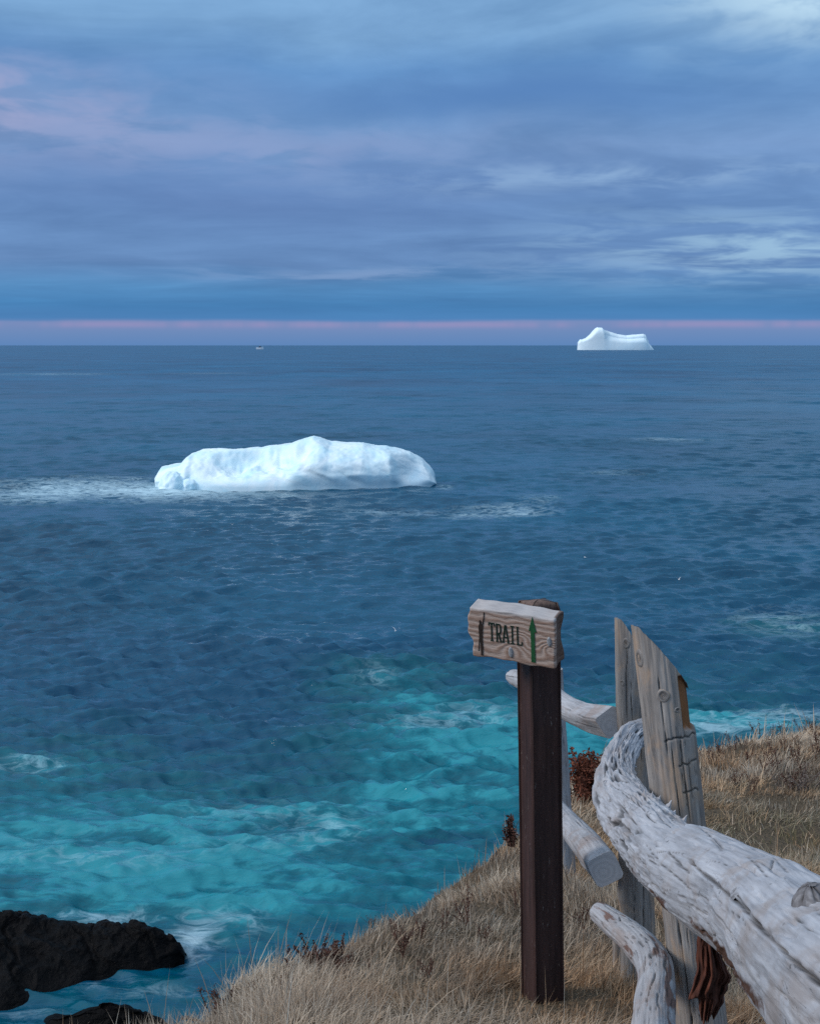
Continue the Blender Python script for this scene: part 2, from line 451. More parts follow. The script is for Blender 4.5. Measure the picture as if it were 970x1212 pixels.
# ------------------------------------------------------------------ dry grass
def grass():
    r = np.random.default_rng(11)
    N0 = 1150000
    y = 2.35 + (13.0 - 2.35) * r.random(N0)
    x = (-0.42 * y - 0.5) + r.random(N0) * (0.84 * y + 1.0)
    dens = np.clip((4.2 / y) ** 1.1, 0.28, 1.0)            # thinner where it is too far to tell
    s = edge_dist(x, y) + 0.10 * fbm(x * 2.2, y * 2.2, 0, 3, 21)
    tuft = fbm(x * 5.5, y * 5.5, 0, 3, 40)
    keep = (r.random(N0) < dens * np.clip(0.62 + 0.75 * tuft, 0.10, 1)) & (s > -0.25) & (x < 0.34 * y + 0.3) & (x > -0.34 * y - 0.2)
    keep &= ~((x < -0.3 * y * 0 - 2.0))
    x, y, s = x[keep], y[keep], s[keep]
    n = len(x)
    z = ground_z(x, y)
    big = fbm(x * 1.3, y * 1.3, 0, 3, 50); mid = fbm(x * 4.0, y * 4.0, 0, 2, 51)
    green = np.clip(np.exp(-(((x - 1.95) / 0.75) ** 2 + ((y - 6.0) / 0.95) ** 2)) * (1.0 + 0.7 * mid) + 0.12 * (mid > 0.45), 0, 1)
    L = (0.045 + 0.085 * r.random(n) ** 1.5) * (0.75 + 0.25 * sstep(-0.1, 0.35, s)) * (1.0 + 0.5 * np.clip(big, -1, 1)) * (1 - 0.45 * green)
    L = np.where(np.hypot((x - 0.36) / 0.20, (y - 3.50) / 0.24) < 1, L * 0.45, L)
    tall = r.random(n) < (0.007 + 0.006 * np.exp(-(s / 0.25) ** 2))
    L = np.where(tall, L * 1.9 + 0.03, L)
    # each tuft is combed its own way; everything leans a little downwind to the right
    dirn = 2.6 * fbm(x * 1.7, y * 1.7, 0, 2, 60) + 0.9 * fbm(x * 6, y * 6, 0, 2, 61) + 0.75 * r.normal(size=n) + 0.4
    lean = np.clip(0.95 + 0.42 * r.normal(size=n) + 0.35 * big, 0.03, 1.6)
    lean = np.where(tall, lean * 0.4, lean)
    w = (0.0010 + 0.0014 * r.random(n) ** 1.5) * np.clip(y / 4.0, 0.9, 2.6)
    cx, cy = np.cos(dirn), np.sin(dirn)
    side = r.random(n) * 6.283
    sx, sy = np.cos(side), np.sin(side)
    K = 4
    V = np.zeros((n, 2 * K - 1, 3)); tip = np.zeros((n, 2 * K - 1))
    px, pz = np.zeros(n), -0.012 * np.ones(n)
    for k in range(K):
        q = k / (K - 1)
        if k:
            a = lean * (0.45 + 1.0 * q)
            px = px + np.sin(a) * L / (K - 1); pz = pz + np.cos(a) * L / (K - 1)
        ww = w * (1 - 0.65 * q)
        bx, by, bz = x + px * cx, y + px * cy, z + pz
        if k < K - 1:
            V[:, 2 * k] = np.stack([bx - sx * ww, by - sy * ww, bz], -1)
            V[:, 2 * k + 1] = np.stack([bx + sx * ww, by + sy * ww, bz], -1)
        else:
            V[:, 2 * k] = np.stack([bx, by, bz], -1)
        tip[:, 2 * k:2 * k + 2] = q
    base = (np.arange(n) * (2 * K - 1))[:, None]
    tri = []
    for k in range(K - 2):
        a = 2 * k
        tri += [[a, a + 1, a + 3], [a, a + 3, a + 2]]
    a = 2 * (K - 2)
    tri += [[a, a + 1, a + 2]]
    Fc = (base[:, :, None] + np.array(tri)[None]).reshape(-1, 3)
    tint = np.repeat(np.clip(0.56 + 0.25 * r.normal(size=n) + 0.25 * mid + 0.22 * big, 0, 1)[:, None], 2 * K - 1, 1)
    warm = np.repeat(np.clip(0.52 + 0.75 * fbm(x * 2.3, y * 2.3, 0, 3, 70) + 0.18 * r.normal(size=n), 0, 1)[:, None], 2 * K - 1, 1)
    gr = np.repeat(green[:, None] * (r.random(n)[:, None] < 0.75), 2 * K - 1, 1)
    m, t, b = material("dry_grass_blades")
    ti, wa, ge = t.attr("tint"), t.attr("warm"), t.attr("green")
    cool = t.ramp(ti, [(0.0, (0.17, 0.13, 0.10)), (0.5, (0.51, 0.41, 0.315)), (1.0, (0.80, 0.68, 0.545))])
    hot = t.ramp(ti, [(0.0, (0.17, 0.098, 0.055)), (0.5, (0.54, 0.345, 0.205)), (1.0, (0.80, 0.59, 0.40))])
    c = t.mix(wa, cool, hot)
    c = t.mix(t.m("MULTIPLY", ge, 0.8), c, t.mix(ti, (0.045, 0.055, 0.02), (0.13, 0.14, 0.06)))
    t.set(b, "Base Color", c)
    b.inputs["Roughness"].default_value = 0.7
    b.inputs["Specular IOR Level"].default_value = 0.15
    tr = t.n("ShaderNodeBsdfTranslucent", {"Color": c})
    ms = t.n("ShaderNodeMixShader", {0: 0.48, 1: b.outputs[0], 2: tr.outputs[0]})
    out = [n_ for n_ in t.nt.nodes if n_.type == "OUTPUT_MATERIAL"][0]
    t.nt.links.new(ms.outputs[0], out.inputs[0])
    o = mesh_obj("dry_grass", V, Fc, m, loc=np.zeros(3), attrs={"tint": ("FLOAT", tint), "warm": ("FLOAT", warm), "green": ("FLOAT", gr)})
    tag(o, "dry straw coloured grass matted over the clifftop slope", "grass", kind="stuff")
    print("grass blades", n)
grass()

# ------------------------------------------------------------------ tubes (logs, posts)
def spline(pts, n):
    pts = np.asarray(pts, float)
    d = np.concatenate([[0], np.cumsum(np.linalg.norm(np.diff(pts[:, :3], axis=0), axis=1))])
    s = np.linspace(0, d[-1], n)
    ext = np.vstack([2 * pts[0] - pts[1], pts, 2 * pts[-1] - pts[-2]])
    out = np.zeros((n, pts.shape[1]))
    seg = np.clip(np.searchsorted(d, s, side="right") - 1, 0, len(pts) - 2)
    u = ((s - d[seg]) / (d[seg + 1] - d[seg]))[:, None]
    p0, p1, p2, p3 = ext[seg], ext[seg + 1], ext[seg + 2], ext[seg + 3]
    out = 0.5 * ((2 * p1) + (-p0 + p2) * u + (2 * p0 - 5 * p1 + 4 * p2 - p3) * u ** 2 + (-p0 + 3 * p1 - 3 * p2 + p3) * u ** 3)
    return out, s

def tube(pts, nseg, nlen, up=(0, 0, 1), disp=None, lump=0.03, seed=0, cracks=(), cap0=True, cap1=True, round0=0.0, round1=0.0, extra=None):
    """pts rows: x, y, z, radius.  theta = 0 points along 'up' (perpendicular part), grows clockwise seen from the start.
    returns V, faces, attrs"""
    c, s = spline(pts, nlen)
    R = c[:, 3].copy(); c = c[:, :3]
    T = np.gradient(c, axis=0); T /= np.linalg.norm(T, axis=1)[:, None]
    U = np.array(up, float)[None] - (T @ np.array(up, float))[:, None] * T
    U /= np.linalg.norm(U, axis=1)[:, None]
    Sd = np.cross(T, U)
    tot = s[-1]
    if round0 > 0: R = R * np.sqrt(np.clip(1 - (1 - np.clip(s / round0, 0, 1)) ** 2, 0.02, 1))
    if round1 > 0: R = R * np.sqrt(np.clip(1 - (1 - np.clip((tot - s) / round1, 0, 1)) ** 2, 0.02, 1))
    th = np.linspace(0, 2 * math.pi, nseg, endpoint=False)
    TH, SS = np.meshgrid(th, s, indexing="ij")
    RR = np.ones_like(TH) * R[None]
    ct, stn = np.cos(TH), np.sin(TH)
    RR = RR * (1 + lump * fbm(ct * 1.2 + seed * 3.1, stn * 1.2, SS * 5.0, 3, seed) + 0.35 * lump * fbm(ct * 3.5, stn * 3.5, SS * 16 + seed, 3, seed + 5))
    # fine ridges along the grain
    RR = RR + 0.0012 * fbm(ct * 14 + seed, stn * 14, SS * 3.0, 3, seed + 9) * np.clip(R[None] / 0.04, 0, 1)
    ck = np.zeros_like(RR)
    for (t0, s0, t1, s1, wd, dp, wob) in cracks:
        f = np.clip((SS - s0) / (s1 - s0 + 1e-9), 0, 1)
        tc = t0 + (t1 - t0) * f + wob * fbm(SS * 9.0, 0.37 * t0 + 0 * SS, 0, 3, seed + 77)
        dth = (TH - tc + math.pi) % (2 * math.pi) - math.pi
        end = sstep(0, 0.15, f) * (1 - sstep(0.8, 1.0, f))
        inside = ((SS >= s0) & (SS <= s1))
        wl = wd * (0.35 + 0.65 * end) * (0.8 + 0.5 * vnoise(SS * 30, t0 * 5, 0, seed + 3))
        g = np.exp(-(dth * RR / np.maximum(wl, 4e-4)) ** 2) * inside * np.clip(end + 0.1, 0, 1)
        RR = RR - dp * g
        ck = np.maximum(ck, g)
    ex = {}
    if extra is not None:
        RR, ck, ex = extra(TH, SS, RR, ck, R)
    V = c[None] + RR[..., None] * (ct[..., None] * U[None] + stn[..., None] * Sd[None])
    grain = np.stack([ct * R[None], stn * R[None], SS], -1)
    V = V.reshape(-1, 3); grain = grain.reshape(-1, 3); ck = ck.ravel()
    faces = grid_faces(nseg, nlen, wrap_u=True)[:, ::-1]
    VV, G, CK = [V], [grain], [ck]
    FF = [faces]
    n0 = len(V)
    EX = {k: [v.ravel()] for k, v in ex.items()}
    endf = np.zeros(len(V))
    EN = [endf]
    for which, use in ((0, cap0), (nlen - 1, cap1)):
        if not use: continue
        ring = V.reshape(nseg, nlen, 3)[:, which]
        ctr = ring.mean(0)
        NR = 10
        for k in range(NR):
            q = 1 - k / NR * 1.0
            VV.append(ctr + (ring - ctr) * q)
            rel = (ring - ctr) * q
            gg = np.stack([rel @ U[which] + 0.006, rel @ Sd[which] - 0.004, np.full(nseg, s[which])], -1)
            G.append(gg); CK.append(np.zeros(nseg)); EN.append(np.ones(nseg))
            for kk in EX: EX[kk].append(np.zeros(nseg))
            st0 = n0 + k * nseg
            if k:
                a = np.arange(nseg); b2 = (a + 1) % nseg
                q4 = np.stack([st0 - nseg + a, st0 - nseg + b2, st0 + b2, st0 + a], -1)
                FF.append(q4 if which else q4[:, ::-1])
        VV.append(ctr[None]); G.append(np.array([[0, 0, s[which]]])); CK.append([0]); EN.append([1.0])
        for kk in EX: EX[kk].append([0])
        last = n0 + (NR - 1) * nseg; ci = n0 + NR * nseg
        a = np.arange(nseg); b2 = (a + 1) % nseg
        q4 = np.stack([last + a, last + b2, np.full(nseg, ci), np.full(nseg, ci)], -1)
        FF.append(np.stack([last + a, last + b2, np.full(nseg, ci)], -1) if which else np.stack([last + b2, last + a, np.full(nseg, ci)], -1))
        n0 = ci + 1
    faces = [f.tolist() for f in FF]
    faces = [q for f in faces for q in f]
    at = {"grain": ("FLOAT_VECTOR", np.concatenate(G)), "crack": ("FLOAT", np.concatenate(CK)), "endgrain": ("FLOAT", np.concatenate(EN))}
    for k in EX: at[k] = ("FLOAT", np.concatenate(EX[k]))
    return np.concatenate(VV), faces, at, c, U, Sd, s, R

def rand_cracks(r, n, smax, lmin, lmax, w, d, tlo=0, thi=6.283, tw=0.25):
    out = []
    for _ in range(n):
        s0 = r.random() * smax; L = lmin + (lmax - lmin) * r.random() ** 2
        t0 = tlo + (thi - tlo) * r.random()
        k = 0.5 + r.random()
        out.append((t0, s0, t0 + tw * r.normal(), s0 + L, w * k, d * k, 0.12))
    return out

# ------------------------------------------------------------------ wood
def wood(name, dark, midc, light, warm, warm_amt=0.5, scale=1.0, bark=None, orange=False, specks=0.5, bdist=0.0035):
    m, t, b = material(name)
    g = t.attr("grain", "Vector")
    ck = t.attr("crack")
    fine = t.noise(t.mapv(g, (150 * scale, 150 * scale, 9 * scale)), 1.0, 5.0, 0.6, 0.3)
    medn = t.noise(t.mapv(g, (38 * scale, 38 * scale, 5 * scale)), 1.0, 5.0, 0.6, 0.6)
    blot = t.noise(t.mapv(g, (13, 13, 7)), 1.0, 5.0, 0.62, 0.5)
    c = t.ramp(t.m("ADD", t.m("MULTIPLY", medn, 0.55), t.m("MULTIPLY", fine, 0.45)), [(0.30, dark), (0.5, midc), (0.68, light)])
    c = t.mix(t.m("MULTIPLY", t.ss(0.46, 0.66, blot), warm_amt), c, warm)
    if bark is not None:
        bk = t.m("MULTIPLY", t.attr("bark"), 1.0)
        bn = t.noise(t.mapv(g, (60, 60, 30)), 1.0, 5.0, 0.6)
        c = t.mix(t.ss(0.45, 0.6, t.m("ADD", t.m("MULTIPLY", bk, 0.6), t.m("MULTIPLY", bn, 0.4))), c, t.mix(bn, bark, tuple(2.2 * v for v in bark)))
    # hair cracks and dark flecks
    hair = t.noise(t.mapv(g, (70 * scale, 70 * scale, 3.2 * scale), loc=(5, 2, 1)), 1.0, 3.0, 0.6, 0.8)
    hl = t.m("SUBTRACT", 1.0, t.ss(0.0, 0.012, t.m("ABSOLUTE", t.m("SUBTRACT", hair, 0.5))))
    hmask = t.ss(0.5, 0.62, t.noise(t.mapv(g, (9, 9, 5), loc=(3, 3, 3)), 1.0, 3.0))
    c = t.mix(t.m("MULTIPLY", t.m("MULTIPLY", hl, hmask), 0.6), c, tuple(0.28 * v for v in dark))
    if specks:
        vz = t.n("ShaderNodeTexVoronoi", {"Vector": t.mapv(g, (60, 60, 34)), "Scale": 1.0, "Randomness": 1.0}).outputs["Distance"]
        sm = t.ss(0.52, 0.66, t.noise(t.mapv(g, (24, 24, 14), loc=(1, 7, 2)), 1.0, 3.0))
        c = t.mix(t.m("MULTIPLY", t.m("MULTIPLY", t.ss(0.22, 0.12, vz), sm), specks), c, tuple(0.35 * v for v in dark))
    if orange:
        on = t.noise(t.mapv(g, (60, 60, 8)), 1.0, 4.0)
        c = t.mix(t.attr("split"), c, t.mix(on, (0.13, 0.05, 0.022), (0.36, 0.165, 0.07)))
    en = t.attr("endgrain")
    sepg = t.n("ShaderNodeSeparateXYZ", {0: g})
    rr = t.m("SQRT", t.m("ADD", t.m("POWER", sepg.outputs[0], 2.0), t.m("POWER", sepg.outputs[1], 2.0)))
    rings = t.m("SINE", t.m("MULTIPLY", t.m("ADD", rr, t.m("MULTIPLY", blot, 0.03)), 420.0))
    endc = t.mix(t.rng(-1, 1, rings), tuple(0.80 * v for v in midc), tuple(0.92 * v for v in midc))
    c = t.mix(en, c, endc)
    c = t.mix(t.m("MULTIPLY", ck, 0.85), c, tuple(0.16 * v for v in dark))
    t.set(b, "Base Color", c)
    b.inputs["Roughness"].default_value = 0.75
    b.inputs["Specular IOR Level"].default_value = 0.22
    bump(t, b, t.m("MULTIPLY", t.m("ADD", t.m("MULTIPLY", fine, 0.5), t.m("MULTIPLY", medn, 0.8)), t.m("SUBTRACT", 1.0, t.m("MULTIPLY", en, 0.85))), bdist, 0.7)
    return m

M_LOG = wood("weathered_log", (0.18, 0.18, 0.195), (0.34, 0.342, 0.368), (0.47, 0.472, 0.50), (0.27, 0.225, 0.205), 0.6,
             bark=(0.045, 0.022, 0.014), specks=0.8, bdist=0.0022)
M_POST = wood("weathered_post", (0.10, 0.093, 0.092), (0.255, 0.228, 0.212), (0.42, 0.38, 0.35), (0.42, 0.29, 0.20), 0.8, orange=True, specks=0.25)
M_RAIL = wood("weathered_rail", (0.18, 0.175, 0.185), (0.34, 0.335, 0.35), (0.47, 0.465, 0.485), (0.27, 0.20, 0.17), 0.6, bark=(0.10, 0.062, 0.052))

def simple_mat(name, c1, c2, scale=30.0, rough=0.8, bmp=0.002, stretch=(1, 1, 1), detail=4.0, spec=0.3):
    m, t, b = material(name)
    v = t.mapv(t.obj(), stretch)
    n = t.noise(v, scale, detail, 0.6, 0.4)
    t.set(b, "Base Color", t.mix(t.rng(0.3, 0.7, n), c1, c2))
    b.inputs["Roughness"].default_value = rough
    b.inputs["Specular IOR Level"].default_value = spec
    if bmp: bump(t, b, n, bmp)
    return m

# ------------------------------------------------------------------ fence
def rowsP(lst):
    """(px, py, y, radius m) -> x, y, z, r"""
    return [list(P(a, b, y)) + [r] for a, b, y, r in lst]

fence = empty("log_fence", P(800, 1200, 3.1) + np.array([0, 0, -0.12]))
tag(fence, "rustic fence of weathered driftwood logs and split posts on the clifftop grass", "fence")

def add_tube(name, pts, mat, parent, **kw):
    V, f, at, c, U, Sd, s, R = tube(pts, **kw)
    if "bark" not in at and mat in (M_LOG, M_RAIL): at["bark"] = ("FLOAT", np.zeros(len(V)))
    if "split" not in at and mat is M_POST: at["split"] = ("FLOAT", np.zeros(len(V)))
    o = mesh_obj(name, V, f, mat, parent, True, at)
    return o, (c, U, Sd, s, R)

def surf(fr, frac, theta, lift=0.0):
    """point, normal, tangent on a tube at length fraction, angle"""
    c, U, Sd, s, R = fr
    i = int(np.clip(frac * (len(s) - 1), 1, len(s) - 2))
    nrm = math.cos(theta) * U[i] + math.sin(theta) * Sd[i]
    T = c[i + 1] - c[i - 1]; T /= np.linalg.norm(T)
    return c[i] + nrm * (R[i] + lift), nrm, T

# --- the big near rail (a curved driftwood log)
rc = np.random.default_rng(5)
log_pts = rowsP([(1105, 1250, 1.15, 0.094), (978, 1150, 1.58, 0.090), (923, 1098, 1.86, 0.0855), (888, 1073, 2.06, 0.083),
                 (799, 1021, 2.58, 0.0745), (759, 979, 2.92, 0.069), (735, 949, 3.10, 0.058), (728, 916, 3.26, 0.0425), (737, 887, 3.38, 0.0355),
                 (752, 871, 3.47, 0.034), (785, 862, 3.56, 0.032)])
LOGLEN = np.linalg.norm(np.diff(np.array(log_pts)[:, :3], axis=0), axis=1).sum()
def log_extra(TH, SS, RR, ck, R):
    # a torn ridge where an outer layer has peeled off, and remains of bark along the lower left side
    edge = 1.30 + 0.05 * fbm(TH * 2.0, SS * 0 + 1, 0, 3, 4) + 0.06 * np.cos(TH)
    top = 0.5 + 0.5 * np.cos(TH - 5.7)
    step = sstep(-0.012, 0.012, edge - SS) * (1 - sstep(0.0, 0.5, edge - SS)) * sstep(0.25, 0.75, top)
    RR = RR + 0.008 * step
    # the far end is rough and knobbly
    fe = sstep(1.25, 1.85, SS)
    RR = RR + fe * (0.0045 * fbm(np.cos(TH) * 4, np.sin(TH) * 4, SS * 14, 4, 93) + 0.0022 * fbm(np.cos(TH) * 12, np.sin(TH) * 12, SS * 40, 3, 94))
    pit = np.clip(fbm(np.cos(TH) * 5, np.sin(TH) * 5, SS * 17, 2, 95) - 0.42, 0, 1) * fe
    RR = RR - 0.016 * pit
    ck = np.maximum(ck, np.clip(pit * 2.6, 0, 0.85))
    # pits and knobs
    RR = RR - 0.004 * np.clip(fbm(np.cos(TH) * 9, np.sin(TH) * 9, SS * 16, 2, 90) - 0.55, 0, 1) * 3
    b = np.exp(-(((TH - 4.24 + math.pi) % (2 * math.pi) - math.pi) / 0.25) ** 2) * (0.55 + 0.6 * vnoise(SS * 7, TH * 2, 0, 55)) * sstep(0.1, 0.5, SS) * (1 - 0.4 * sstep(1.8, 2.2, SS))
    RR = RR + 0.004 * b * fbm(TH * 12, SS * 30, 0, 3, 91)
    return RR, ck, {"bark": b}
log_cracks = \
    [(a, b, a2, b2, w * .8, d, o * .5) for a, b, a2, b2, w, d, o in rand_cracks(rc, 26, LOGLEN, 0.05, 0.26, 0.0009, 0.004, -1.6, 1.6, 0.16)]
log_f = tube(log_pts, 8, 300)[3:]
def log_theta(px, py):
    """length fraction and angle on the visible side of the big log nearest to a photo pixel"""
    c, U, Sd, s, R = log_f
    best = None
    for i in range(5, len(s) - 5):
        th = np.linspace(-math.pi, math.pi, 193)
        n_ = np.cos(th)[:, None] * U[i] + np.sin(th)[:, None] * Sd[i]
        p = c[i] + n_ * R[i]
        v = p - EYE
        dd = v @ FWD
        qx, qy = 485 + F * (v @ RGT) / dd, 606 - F * (v @ UPV) / dd
        e = (qx - px) ** 2 + (qy - py) ** 2 + 1e6 * ((n_ * v).sum(1) > 0)
        k_ = int(np.argmin(e))
        if best is None or e[k_] < best[0]: best = (e[k_], i, th[k_])
    return best[1] / (len(s) - 1), best[2]
def log_crack(pts, w, d):
    q = [log_theta(*p_) for p_ in pts]
    out = []
    for (f0, t0), (f1, t1) in zip(q, q[1:]):
        a0, a1 = (f0, t0), (f1, t1)
        if a0[0] > a1[0]: a0, a1 = a1, a0
        ov = 0.035
        out.append((a0[1], a0[0] * LOGLEN - ov, a1[1], a1[0] * LOGLEN + ov, w, d, 0.012))
    return out
for pl, w, d in [([(818, 1019), (846, 1048), (876, 1071), (925, 1126), (969, 1164)], .0022, .012), ([(868, 1054), (912, 1108), (966, 1163)], .0014, .008),
                 ([(733, 952), (748, 972)], .0013, .006), ([(754, 948), (764, 962), (775, 974)], .0013, .006), ([(781, 966), (790, 978)], .0013, .006),
                 ([(766, 1001), (779, 1017)], .0009, .004), ([(893, 1019), (907, 1023), (921, 1020)], .0026, .008), ([(797, 1014), (803, 1025), (812, 1032)], .0012, .006),
                 ([(833, 986), (851, 1006)], .0014, .006), ([(745, 1000), (769, 1032)], .0008, .004), ([(880, 1012), (905, 1036)], .0010, .004), ([(905, 1010), (930, 1030)], .0010, .004),
                 ([(784, 1022), (812, 1050)], .0009, .004), ([(840, 1075), (868, 1108)], .0009, .004), ([(945, 1090), (968, 1108)], .0011, .005)]:
    log_cracks += log_crack(pl, w, d)
log_o, log_f = add_tube("rail", log_pts, M_LOG, fence, nseg=250, nlen=900, lump=0.04, seed=2, cracks=log_cracks, extra=log_extra, round1=0.02)
tag(log_o, "thick curved silver driftwood log serving as top rail")

# --- posts
def post_pts(top, bot, sink=0.35, r_top=None, r_bot=None, n=2):
    a, b = P(*top[:3]), P(*bot[:3])
    d = (b - a) / np.linalg.norm(b - a)
    b = b + d * sink
    return [list(a) + [r_top]] + [list(a + (b - a) * q) + [r_top + (r_bot - r_top) * q] for q in (0.33, 0.66)] + [list(b) + [r_bot]]

def cutter(plane_pts, split=None):
    pass

# big post: diagonal cut, split face, knots
BP_top, BP_bot = (777, 735, 3.06), (829, 1212, 3.06)
bp = post_pts(BP_top, BP_bot, 0.3, 0.056, 0.0585)
def oblique(V, c0, rgt, z_at):
    """lower every vertex above the slanted cut z = z_at(offset to the right) on to the cut"""
    off = (V - c0) @ rgt
    lim = z_at(off, V)
    V = V.copy()
    V[:, 2] = np.minimum(V[:, 2], lim)
    return V

def mpp(y, py=800):                     # metres per photo pixel at distance y
    return y / ray(485, py)[1] / F

def make_big_post():
    k = mpp(3.06)
    a, b = P(*BP_top), P(*BP_bot)
    L = np.linalg.norm(b - a)
    def ex(TH, SS, RR, ck, R):
        # theta 0 points at 'up' vector = towards the camera; angle grows to the photo's left or right (see sgn below)
        py = 735 + SS / k * 0.985
        sp = np.zeros_like(RR)
        ang = (TH + math.pi) % (2 * math.pi) - math.pi
        face = sstep(0.40, 0.52, -ang * SGN) * (1 - sstep(2.6, 2.8, -ang * SGN))
        rag = 3.0 * fbm(TH * 6, SS * 30, 0, 2, 14)
        m = face * sstep(796, 799, py + rag) * (1 - sstep(862, 868, py + rag * 1.6 + 10 * (ang * SGN + 1.2)))
        RR = RR - 0.010 * m
        sp = np.clip(m, 0, 1)
        # saw cuts: three horizontal kerfs
        for yy, lo, hi in ((869, -1.2, 0.35), (900, -1.0, -0.1), (934, -0.95, -0.15)):
            aa = -ang * SGN
            g = np.exp(-((py - yy - 2.0 * fbm(TH * 5, 0 * SS, yy, 2, 15)) / 0.9) ** 2) * sstep(-hi - 0.05, -hi + 0.03, aa) * (1 - sstep(-lo - .05, -lo + .05, aa))
            RR = RR - 0.005 * g
            ck = np.maximum(ck, 0.9 * g)
        return RR, ck, {"split": sp}
    r = np.random.default_rng(8)
    cr = rand_cracks(r, 16, 1.3, 0.08, 0.4, 0.0007, 0.003, -1.3, 1.3, 0.05)
    cr += [(-0.25 * 1, 0.245, -0.32, 0.46, 0.0013, 0.008, 0.04), (0.12, 0.25, 0.05, 0.55, 0.0009, 0.006, 0.04), (0.62, 0.62, 0.30, 1.25, 0.0020, 0.012, 0.03),
           (-0.55, 0.30, -0.5, 0.40, 0.0014, 0.007, 0.03), (0.35, 0.1, 0.3, 0.3, 0.0014, 0.006, 0.03)]
    V, f, at, c, U, Sd, s, R = tube(bp, nseg=210, nlen=520, up=(0, -1, 0), lump=0.03, seed=4, cracks=cr, extra=ex)
    axis = (b - a) / L
    # slanted top: from (743,735) down to (818,816), with a sharp tip
    left = P(743, 735, 3.06); right = P(819, 817, 3.06)
    def z_at(off, VV):
        px0 = 777 + off / k
        pts_x = [741, 743.5, 758, 798, 818, 826]; pts_y = [737, 735, 752, 797, 817, 832]
        pyv = np.interp(px0, pts_x, pts_y)
        dep = (VV[:, 1] - 3.06)
        z = EYE[2] + 3.06 * np.interp(pyv, [700, 900], [ray(485, 700)[2] / ray(485, 700)[1], ray(485, 900)[2] / ray(485, 900)[1]])
        return z - 0.35 * dep + 0.0015 * fbm(VV[:, 0] * 160, VV[:, 1] * 160, 0, 2, 3)
    c0 = a * 1.0
    V2 = oblique(V, c0, RGT, z_at)
    o = mesh_obj("post", V2, f, M_POST, fence, True, at)
    tag(o, "thick split post with a slanted pointed top and orange torn side")
    return o, (c, U, Sd, s, R)
SGN = 1.0
big_post, big_f = make_big_post()

def make_rear_post():
    k = mpp(3.75)
    top, bot = (747, 730, 3.75), (756, 1190, 3.75)
    pts = post_pts(top, bot, 0.3, 0.044, 0.050)
    def ex(TH, SS, RR, ck, R):
        py = 730 + SS / k * 0.985
        ang = (TH + math.pi) % (2 * math.pi) - math.pi
        RR = RR + 0.008 * np.exp(-((py - 1062) / 14) ** 2 - ((ang * SGN - 1.3) / 0.5) ** 2)
        return RR, ck, {}
    r = np.random.default_rng(18)
    V, f, at, c, U, Sd, s, R = tube(pts, nseg=130, nlen=380, up=(0, -1, 0), lump=0.04, seed=6, cracks=rand_cracks(r, 16, 1.2, 0.1, 0.4, 0.0012, 0.004, -1.4, 1.4, 0.05), extra=ex)
    at["split"] = ("FLOAT", np.zeros(len(V)))
    a = P(*top)
    def z_at(off, VV):
        px0 = 747 + off / k
        pyv = np.interp(px0, [728, 730, 744, 770], [731, 730, 752, 792])
        z = EYE[2] + 3.75 * np.interp(pyv, [700, 900], [ray(485, 700)[2] / ray(485, 700)[1], ray(485, 900)[2] / ray(485, 900)[1]])
        return z - 0.3 * (VV[:, 1] - 3.75) + 0.001 * fbm(VV[:, 0] * 200, VV[:, 1] * 200, 0, 2, 3)
    o = mesh_obj("post", oblique(V, a, RGT, z_at), f, M_POST, fence, True, at)
    tag(o, "slimmer post with a slanted pointed top behind the thick one")
    return o, (c, U, Sd, s, R)
rear_post, rear_f = make_rear_post()

far_pts = post_pts((652, 792, 5.15), (667, 1048, 5.15), 0.25, 0.041, 0.05)
far_o, far_f = add_tube("post", far_pts, M_RAIL, fence, nseg=80, nlen=200, up=(0, -1, 0), lump=0.03, seed=9, cracks=rand_cracks(rc, 8, 0.9, 0.1, 0.4, 0.0014, 0.004))
tag(far_o, "plain grey post half hidden behind the sign post")
stake_pts = post_pts((729, 1098, 3.9), (729, 1180, 3.9), 0.12, 0.0105, 0.012)
so, _ = add_tube("stake", stake_pts, M_POST, fence, nseg=40, nlen=120, up=(0, -1, 0), lump=0.05, seed=12, cracks=rand_cracks(rc, 4, 0.2, 0.05, 0.2, 0.001, 0.002))

# --- smaller rails
def rail_extra(bark_at=None):
    def ex(TH, SS, RR, ck, R):
        b = np.clip(fbm(np.cos(TH) * 1.5, np.sin(TH) * 1.5, SS * 9, 3, 33) + 0.1, 0, 1) * 0.9
        pits = np.clip(fbm(np.cos(TH) * 6, np.sin(TH) * 6, SS * 26, 2, 34) - 0.5, 0, 1) * 3
        RR = RR - 0.003 * pits
        return RR, np.maximum(ck, np.clip(pits, 0, 0.6)), {"bark": b}
    return ex
low_pts = rowsP([(760, 1330, 2.45, 0.047), (772, 1250, 2.65, 0.045), (773, 1205, 2.78, 0.043), (776, 1165, 2.92, 0.0405), (772, 1142, 3.02, 0.0405),
                 (762, 1126, 3.12, 0.039), (748, 1111, 3.22, 0.036), (728, 1095, 3.33, 0.032), (713, 1083, 3.40, 0.028), (703, 1077, 3.44, 0.024)])
low_o, low_f = add_tube("rail", low_pts, M_RAIL, fence, nseg=130, nlen=420, lump=0.07, seed=15, cracks=rand_cracks(rc, 18, 0.9, 0.04, 0.14, 0.0014, 0.004, -1.5, 1.5), extra=rail_extra(), round1=0.03)
tag(low_o, "thin crooked bleached log under the big one")

